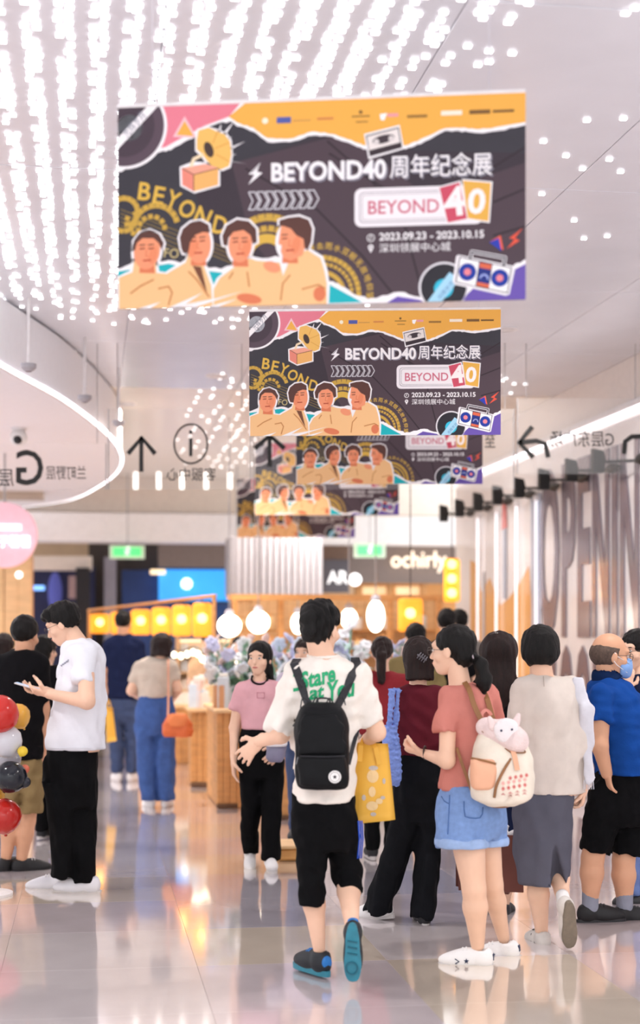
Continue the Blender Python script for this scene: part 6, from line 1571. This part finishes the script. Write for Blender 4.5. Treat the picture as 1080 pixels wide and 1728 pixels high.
# exit signs
for i, (x0, x1, y0, y1) in enumerate(((185, 244, 920, 943), (597, 651, 917, 941))):
    a = PX((x0 + x1) / 2, y1, 23.4); o = thing('exit_sign', ('green running-man exit sign hanging above the lantern row', 'green running-man exit sign hanging left of the boutique letters')[i], 'exit sign', a, TH, 'exit signs')
    put('case', pbox(x0, x1, y0, y1, 23.4, .06), mat('exit_case', '#d9e6d4', rough=.4, emit=.25, ecol='#cfeecb'), o); put('green_panel', pbox(x0 + 6, x1 - 6, y0 + 4, y1 - 5, 23.36, .02), mat('exit_green', '#62e08a', emit=.9, ecol='#58e884', var=0), o)
    pr = []
    c = PX((x0 + x1) / 2, (y0 + y1) / 2, 23.33); m_ = 23.33 / F
    for A_, B_ in (((-4, 3), (0, -1)), ((0, -1), (2, 5)), ((2, 5), (-2, 8)), ((0, -1), (4, -5)), ((0, -1), (-3, -6)), ((1, 4), (5, 2))): pr.append(tube([c + np.array([A_[0] * m_, 0, A_[1] * m_]), c + np.array([B_[0] * m_, 0, B_[1] * m_])], .012, 5))
    put('running_figure', merge(pr + [sphere(c + np.array([3 * m_, 0, 8 * m_]), .018, 8, 6)]), mat('exit_white', '#f2fff2', emit=.8, var=0), o)
    put('hanger', tube([a + np.array([0, .05, .2]), (a[0], a[1] + .05, 4.02)], .008, 6), steel, o)
# left pillar with round sign
s = thing('wood_pillar', 'pale wood clad pillar at the left edge under the round pink sign', 'pillar', PX(10, HZ + CAMH * F / 19.5, 19.5), TH)
for i, x in enumerate((-40, -16, 8, 31)): put('cladding_board', pbox(x, x + 22.6, 935, HZ + CAMH * F / 19.5, 19.5, .12), WOD2, s)
put('core', pbox(-40, 53, 935, HZ + CAMH * F / 19.6 - 2, 19.6, .6), WOD, s); put('spot', sphere(PX(32, 970, 19.4), .045, 12, 8), mat('white_glow', '#ffffff'), s, True)
rs_ = thing('round_sign', 'round pink hanging sign with white lettering at the left edge', 'sign', PX(8, 958, 16.6))
V, Fs = lathe([(.345, -.05), (.352, -.04), (.352, .04), (.345, .05)], 48); put('disc', (rotx(V, PI / 2) + PX(8, 903, 16.6), Fs), mat('sign_pink', '#f2c3cf', rough=.5, emit=.35, ecol='#f4c3d0'), rs_)
def flat_text(s_, x0, x1, y0, y1, Z, m, parent, bold=.02):
    V2, T_ = text_fit(s_, 0, 1, 0, 1, bold); U = np.array([PX(x0 + p[0] * (x1 - x0), y1 + p[1] * (y0 - y1), Z) for p in V2]); n = len(U)
    put('lettering', (np.concatenate([U, U + np.array([0, .01, 0])]), [list(t) for t in T_] + [[i + n for i in t[::-1]] for t in T_]), m, parent)
flat_text('子薯薯', -3, 51, 903, 924, 16.52, mat('white_letter', '#ffffff'), rs_, .02); put('white_bar', pbox(-2, 36, 884, 895, 16.5, .02, .008), mat('white_letter', '#ffffff'), rs_)
a = PX(8, 852, 16.6); put('hanger', tube([a, (a[0], a[1], 3.5)], .012, 8), steel, rs_)

# ------------------------------------------------------------------ the market stalls
def lantern(label, x0, x1, y0, y1, Z, n=1, col='#ffb43a', em=.9, up=None):
    a = PX((x0 + x1) / 2, y1, Z); o = thing('paper_lantern', label, 'lantern', a, TH, 'yellow lanterns'); w = (x1 - x0) * Z / F; h = (y1 - y0) * Z / F
    V, Q = build([(loft([0, h * .06, h * .5, h * .94, h], [0] * 5, [0] * 5, [w * .42, w * .5, w * .5, w * .5, w * .42], [w * .30, w * .36, w * .36, w * .36, w * .30], 4.0), 0)], max(.012, w / 16))
    put('shade', (rotz(V, TH) + a, Q), mat('lantern_amber' + str(em), col, rough=.6, var=.05, emit=em, ecol='#ff9f1c', alpha=.62), o, True)
    for k in range(n): put('bulb', sphere(a + np.array([0, -.0, h * (k + .5) / n + .02]), .055 if n == 1 else .05, 12, 8), mat('bulb_warm', '#fff2c8', emit=9.0, ecol='#ffdf8a', var=0), o, True)
    put('top_ring', tube([a + np.array([w * .3 * math.cos(t), w * .2 * math.sin(t), h]) for t in np.linspace(0, 2 * PI, 13)[:-1]], .012, 6, True), WOD, o)
    put('cord', tube([a + np.array([0, 0, h]), a + np.array([0, 0, h + .05]) if not up else np.array([a[0], a[1], up])], .006, 6), mat('dark_cord', '#3a302a', rough=.7), o)
    return o
nm = ('first', 'second', 'third', 'fourth', 'fifth', 'sixth')
for i in range(6):
    x0 = 152 + i * 34.5; lantern('yellow lantern box, %s from the left in the long stall row' % nm[i], x0, x0 + 33, 1036 - i * 3.6, 1069 + i * 1.2, 20.5 - i * .75)
lantern('single yellow lantern hanging right of centre over the crowd', 672, 713, 1010, 1066, 16.0, up=4.02)
lantern('tall yellow lantern sign hanging before the boutique front', 749, 776, 943, 1016, 16.5, 3, up=4.02)
lr = thing('lantern_rail', 'timber rail on two posts carrying the long row of yellow lanterns', 'rail', PX(255, HZ + CAMH * F / 18.5, 18.5))
pa = [PX(168.5 + i * 34.5, 1036 - i * 3.6, 20.5 - i * .75) + np.array([0, 0, .065]) for i in range(6)]
put('rail', tube([pa[0] + (pa[0] - pa[1]) * .6] + pa + [pa[5] + (pa[5] - pa[4]) * .6], .018, 8), WOD, lr)
for q in (pa[0] + (pa[0] - pa[1]) * .55, pa[5] + (pa[5] - pa[4]) * .55): put('post', tube([(q[0], q[1], 0), (q[0], q[1], q[2])], .022, 8), WOD, lr)
globe_m = mat('globe_glow', '#ffffff', emit=7.0, ecol='#fff3dc', var=0)
for i, (x, y, rx, ry, Z) in enumerate(((387, 1056, 20, 19, 17.5), (436, 1050, 19, 19, 17.6), (589, 1044, 14, 17, 18.2), (634, 1040, 15, 27, 17.0), (503, 1052, 12, 18, 18.4))):
    a = PX(x, y, Z); k = Z / F; o = thing('globe_lamp', ('white globe lamp above the flowers, leftmost', 'white globe lamp second from the left above the flowers', 'white globe lamp just right of the head of the man with the backpack', 'tall white globe lamp left of the single yellow lantern', 'white globe lamp left of the head of the man with the backpack')[i], 'lamp', a + np.array([0, 0, -ry * k]), 0, 'globe lamps over the stalls')
    put('globe', sphere(a, (rx * k, rx * k, ry * k), 20, 14), globe_m, o, True); put('collar', lathe([(.05, 0), (.055, .03), (.03, .07)], 14, a + np.array([0, 0, ry * k - .01])), mat('pale_metal', '#c9cbd8', rough=.4), o); put('stem', tube([a + np.array([0, 0, ry * k]), (a[0], a[1], 4.02)], .008, 6), steel, o)
# timber stall behind the crowd
st = thing('timber_stall', 'warm timber stall frame with lit shelves behind the flowers', 'market stall', PX(560, HZ + CAMH * F / 18.6, 18.6), TH)
yf = lambda Z: HZ + CAMH * F / Z
put('top_beam', pbox(384, 760, 1003, 1013, 18.0, .14), WOD, st); put('roof_beam', pbox(392, 752, 1003, 1011, 19.4, .14), WOD, st)
for x in (392, 470, 545, 655, 738): put('post', pbox(x, x + 9, 1008, yf(18.1), 18.1, .1), WOD, st)
for i in range(24): put('back_board', pbox(394 + i * 14.8, 394 + i * 14.8 + 14.2, 1012, yf(19.3), 19.3, .04), WOD2, st)
for y in (1062, 1100, 1140): put('shelf', pbox(396, 748, y, y + 4, 19.0, .28), WOD, st)
g = np.random.default_rng(12)
GOOD = ['#f4e7d0', '#f0cf9a', '#dbe6f0', '#f3d6ca', '#fbf6ee', '#f7f3ee', '#e2a878', '#f8efe4']
def jar(name, label, c, w, h, col, parent=None, lid=True, group=None):
    o = thing(name, label, 'jar', c, 0, group); put('glass_body', lathe([(w * .8, 0), (w, .02 * h), (w, .72 * h), (w * .7, .82 * h), (w * .7, .86 * h)], 12, c), mat('good_' + col, col, rough=.3), o, True)
    put('lid', lathe([(w * .74, .84 * h), (w * .76, .88 * h), (w * .74, h)], 12, c), WOD, o); return o
k_ = 0; wordx = ('far left', 'left', 'centre left', 'middle', 'centre right', 'right', 'far right')
for yi, y in enumerate((1062, 1100)):
    for i in range(7):
        x = 408 + i * 49 + g.uniform(-8, 8); c = PX(x, y, 18.88); jar('storage_jar', 'small lidded jar on the %s stall shelf, %s' % (('upper', 'middle')[yi], wordx[i]), c, g.uniform(.05, .08), g.uniform(.14, .22), GOOD[int(g.integers(8))], group='jars on the stall shelves')
# counters
def counter(label, x0, x1, y0, Z, depth, side, boards=5):
    y1 = yf(Z); o = thing('stall_counter', label, 'counter', PX((x0 + x1) / 2, y1, Z), TH, 'market counters'); w = (x1 - x0) / boards
    for i in range(boards): put('front_board', pbox(x0 + i * w, x0 + (i + 1) * w - .4, y0 + 5, y1, Z, .03), side, o)
    put('carcass', pbox(x0 + 1, x1 - 1, y0 + 6, y1 - 2, Z + .04, depth - .06), WOD, o); put('worktop', pbox(x0 - 4, x1 + 4, y0, y0 + 6, Z - .05, depth + .1), WOD2, o); put('plinth', pbox(x0, x1, y1 - 8, y1 - .5, Z - .012, .02), mat('dark_plinth', '#6b4a30', rough=.6), o); return o
counter('nearest wooden stall counter left of the woman in pink', 366, 412, 1198, 13.7, 1.3, WOD, 4)
counter('second wooden stall counter behind the nearest one', 322, 364, 1196, 15.6, .55, WOD, 4)
counter('farthest wooden stall counter under the lantern row', 236, 322, 1190, 18.4, .9, WOD, 6)
WHC = mat('white_board', '#efe4da', rough=.5)
counter('long pale counter behind the man with the black backpack', 455, 660, 1208, 12.9, .9, WHC, 8)
counter('low pale counter behind the women on the right', 715, 800, 1205, 15.4, .8, WHC, 5)
# goods on the counters
i = 0
for x0, x1, Z, y in ((368, 410, 13.9, 1198), (324, 362, 15.55, 1196), (240, 318, 18.6, 1190)):
    for r in range(2):
        n_ = 6 if x1 - x0 < 60 else 8
        if x0 == 368: x1 = 380; n_ = 2
        for k in range(n_):
            zz = Z + .15 + r * .42; y_ = HZ + (y - HZ) * Z / zz; x = x0 + (k + .5) * (x1 - x0) / n_; c = PX(x, y_, zz); hh = g.uniform(.12, .34); w = g.uniform(.035, .055); col = GOOD[int(g.integers(8))]
            lab = 'small goods carton on the %s counter, %s row, %s from the left' % (('nearest', 'second', 'farthest')[(368, 324, 240).index(x0)], ('front', 'back')[r], ('first', 'second', 'third', 'fourth', 'fifth', 'sixth', 'seventh', 'eighth')[k])
            o = thing('goods_carton', lab, 'carton', c, 0, 'goods on the stall counters'); put('carton_body', box(c + np.array([0, 0, hh * .45]), (w * 2, w * 1.6, hh * .9), g.uniform(-.5, .5), .006), mat('good_' + col, col, rough=.4), o); put('carton_top', box(c + np.array([0, 0, hh * .95]), (w * 1.5, w * 1.2, hh * .1), .2, .006), mat('good_top', '#fff8ee', rough=.4), o)
# goods rack beyond the counters
rk = thing('goods_rack', 'pale open rack of goods below the right end of the lantern row', 'rack', PX(348, yf(20.2), 20.2), TH)
put('back_panel', pbox(300, 394, 1078, yf(20.4) - 1, 20.4, .04), mat('rack_cream', '#f6e3c6', rough=.5), rk)
for x in (299, 391): put('upright', pbox(x, x + 4, 1074, yf(20.0), 20.0, .42), WOD2, rk)
for y in (1104, 1134, 1164): put('shelf', pbox(301, 393, y, y + 3, 20.0, .38), WOD2, rk)
put('shelf_light', pbox(304, 390, 1080, 1083, 20.05, .05), mat('warm_glow', '#ffe2b8'), rk)
for r in range(3):
    for k in range(5):
        c = PX(310 + k * 18.5, 1104 + 30 * r, 20.05); hh = g.uniform(.10, .17); w = g.uniform(.04, .055); col = GOOD[int(g.integers(8))]
        o = thing('goods_carton', 'small carton on the open rack, %s shelf, %s from the left' % (('top', 'middle', 'bottom')[r], ('first', 'second', 'third', 'fourth', 'fifth')[k]), 'carton', c, 0, 'goods on the open rack')
        put('carton_body', box(c + np.array([0, .08, hh * .45]), (w * 2, w * 1.6, hh * .9), g.uniform(-.3, .3), .006), mat('good_' + col, col, rough=.4), o); put('carton_top', box(c + np.array([0, .08, hh * .95]), (w * 1.5, w * 1.2, hh * .1), .2, .006), mat('good_top', '#fff8ee'), o)
# string of small bulbs over the counters
sl = thing('string_lights', 'string of small white bulbs sagging over the wooden counters', 'string lights', PX(350, 1120, 16.6))
sp_ = spline([PX(*q) for q in ((262, 1078, 18.0), (300, 1098, 17.4), (330, 1092, 16.8), (352, 1112, 16.4), (378, 1096, 15.6), (404, 1110, 15.0))], 6)
put('cable', tube(sp_, .006, 5), mat('dark_cord', '#3a302a'), sl)
for k in range(1, 30, 2): put('bulb', sphere(sp_[k] + np.array([0, 0, -.06]), (.03, .03, .038), 12, 8), mat('string_bulb', '#fff6e2', emit=5.0, ecol='#ffe9c4', var=0), sl, True)
for q in (sp_[0], sp_[-1]): put('pole', tube([(q[0], q[1], 0), (q[0], q[1], q[2])], .018, 8), WOD, sl)
# flowers
LEAF = mat('leaf_green', '#7fae93', rough=.6, var=.3, scale=8); LEAF2 = mat('leaf_blue_green', '#b5d2cc', rough=.6, var=.25, scale=8); VASE = mat('vase_white', '#eef0f4', rough=.3)
def petals(r):
    L = []
    for k in range(6):
        a = 2 * PI * k / 6; L.append(sphere((r * .62 * math.cos(a), r * .62 * math.sin(a), r * .1), (r * .45, r * .45, r * .22), 7, 5))
    L.append(sphere((0, 0, r * .2), r * .34, 7, 5)); return merge(L)
PT = petals(.055)
fcol = [mat('petal_white', '#f4f6fb', rough=.7), mat('petal_blue', '#dbe8f8', rough=.7), mat('petal_blush', '#f0d5d0', rough=.7), mat('petal_violet', '#cfd2f0', rough=.7)]
fme = [mesh_from('blossom', *PT, m) for m in fcol]
def bouquet(label, px, py_base, Z, wx, hz, n, seed):
    g = np.random.default_rng(seed); c = PX(px, py_base, Z); o = thing('flower_arrangement', label, 'flowers', c, 0, 'flower arrangements on the stalls')
    put('vase', lathe([(.07, 0), (.10, .04), (.11, .12), (.08, .20), (.09, .23)], 18, c), VASE, o, True); st_ = []; lv = []
    for i in range(n):
        q = np.array([g.uniform(-wx, wx), g.uniform(-.25, .25), .22 + hz * g.uniform(.15, 1) * (1 - .35 * abs(g.uniform(-1, 1)))])
        st_.append(tube([c + np.array([0, 0, .2]), c + q * np.array([.5, .5, .7]), c + q], .005, 5))
        b = bpy.data.objects.new('blossom', fme[int(g.choice([0, 0, 1, 2, 3]))]); COL.objects.link(b); b.parent = o; b.location = tuple(q); b.rotation_euler = (g.uniform(.4, 1.5), g.uniform(-.6, .6), g.uniform(0, 6)); b.scale = (g.uniform(.8, 1.5),) * 3
        for k in range(3):
            d = g.normal(size=3); d /= np.linalg.norm(d); s0 = c + q * g.uniform(.55, .95); u = np.cross(d, [0, 0, 1]); u /= np.linalg.norm(u) + 1e-6; L = g.uniform(.08, .15)
            V = np.array([s0, s0 + d * L * .5 + u * .03, s0 + d * L, s0 + d * L * .5 - u * .03, s0 + d * L * .5 + np.array([0, 0, .012])]); lv.append((V, [[0, 1, 4], [1, 2, 4], [2, 3, 4], [3, 0, 4], [0, 3, 2, 1]]))
    put('stems', merge(st_), LEAF, o); put('foliage', merge(lv), LEAF if seed % 2 else LEAF2, o, kind='stuff')
bouquet('big white and blue flower arrangement left of the woman in pink', 402, 1198, 14.3, .26, .48, 46, 3)
bouquet('blue white flower arrangement right of the woman in pink', 474, 1208, 13.3, .20, .50, 34, 5)
bouquet('green and white flower arrangement right of the man with the backpack', 586, 1208, 13.2, .20, .60, 44, 6)
bouquet('pale flower arrangement behind the ponytailed woman', 664, 1210, 13.55, .10, .52, 34, 9)
# step stool
o = thing('step_block', 'low amber block on the floor behind the man in shorts', 'block', PX(486, 1454, 10.5), TH)
put('block_body', pbox(468, 506, 1432, 1453, 10.5, .3, .015), mat('amber_block', '#e8b06a', rough=.5), o); put('block_top', pbox(466, 508, 1428, 1433, 10.45, .38, .008), WOD2, o)

# ------------------------------------------------------------------ balloon column at the left edge
def balloon(parent, px, py, r, Z, col, name='balloon', rough=.18, alpha=1.0):
    a = PX(px, py, Z); R_ = r * Z / F
    V, Fs = lathe([(.02, -1.18), (.10, -1.12), (.05, -1.06), (.22, -.98), (.55, -.78), (.84, -.45), (1.0, -.02), (.93, .38), (.72, .70), (.40, .92), (.02, 1.0)], 24); V = V * R_
    V = rotx(V, g.uniform(-.5, .5)); V = roty(V, g.uniform(-.6, .6))
    o = put(name, (V + a, Fs), mat('balloon_' + col, col, rough=rough, var=.02, spec=.4, coat=0, alpha=alpha), parent, True)
bc = thing('balloon_column', 'column of red, yellow, silver and black balloons at the left edge', 'balloons', PX(-30, HZ + CAMH * F / 9.15, 9.15))
a = PX(-30, HZ + CAMH * F / 9.15, 9.15)
put('pole', tube([a, a + np.array([0, 0, 1.2])], .012, 8), steel, bc); put('base', lathe([(.18, 0), (.18, .015), (.02, .03)], 24, a), mat('white_trim', '#eeeaea'), bc)
for q in ((-2, 1206, 34, 9.0, '#c8322c'), (30, 1209, 22, 9.2, '#e9b04a'), (10, 1252, 29, 9.05, '#d5d6dc'), (12, 1280, 25, 9.25, '#b9bac2'), (38, 1268, 9, 9.0, '#f0cf3c'), (18, 1312, 28, 9.0, '#1d2028'), (42, 1320, 10, 9.0, '#24262e'), (42, 1298, 8, 9.1, '#e2765a'), (6, 1378, 31, 9.05, '#b3261f'), (-22, 1345, 30, 9.2, '#e9b04a')): balloon(bc, *q)
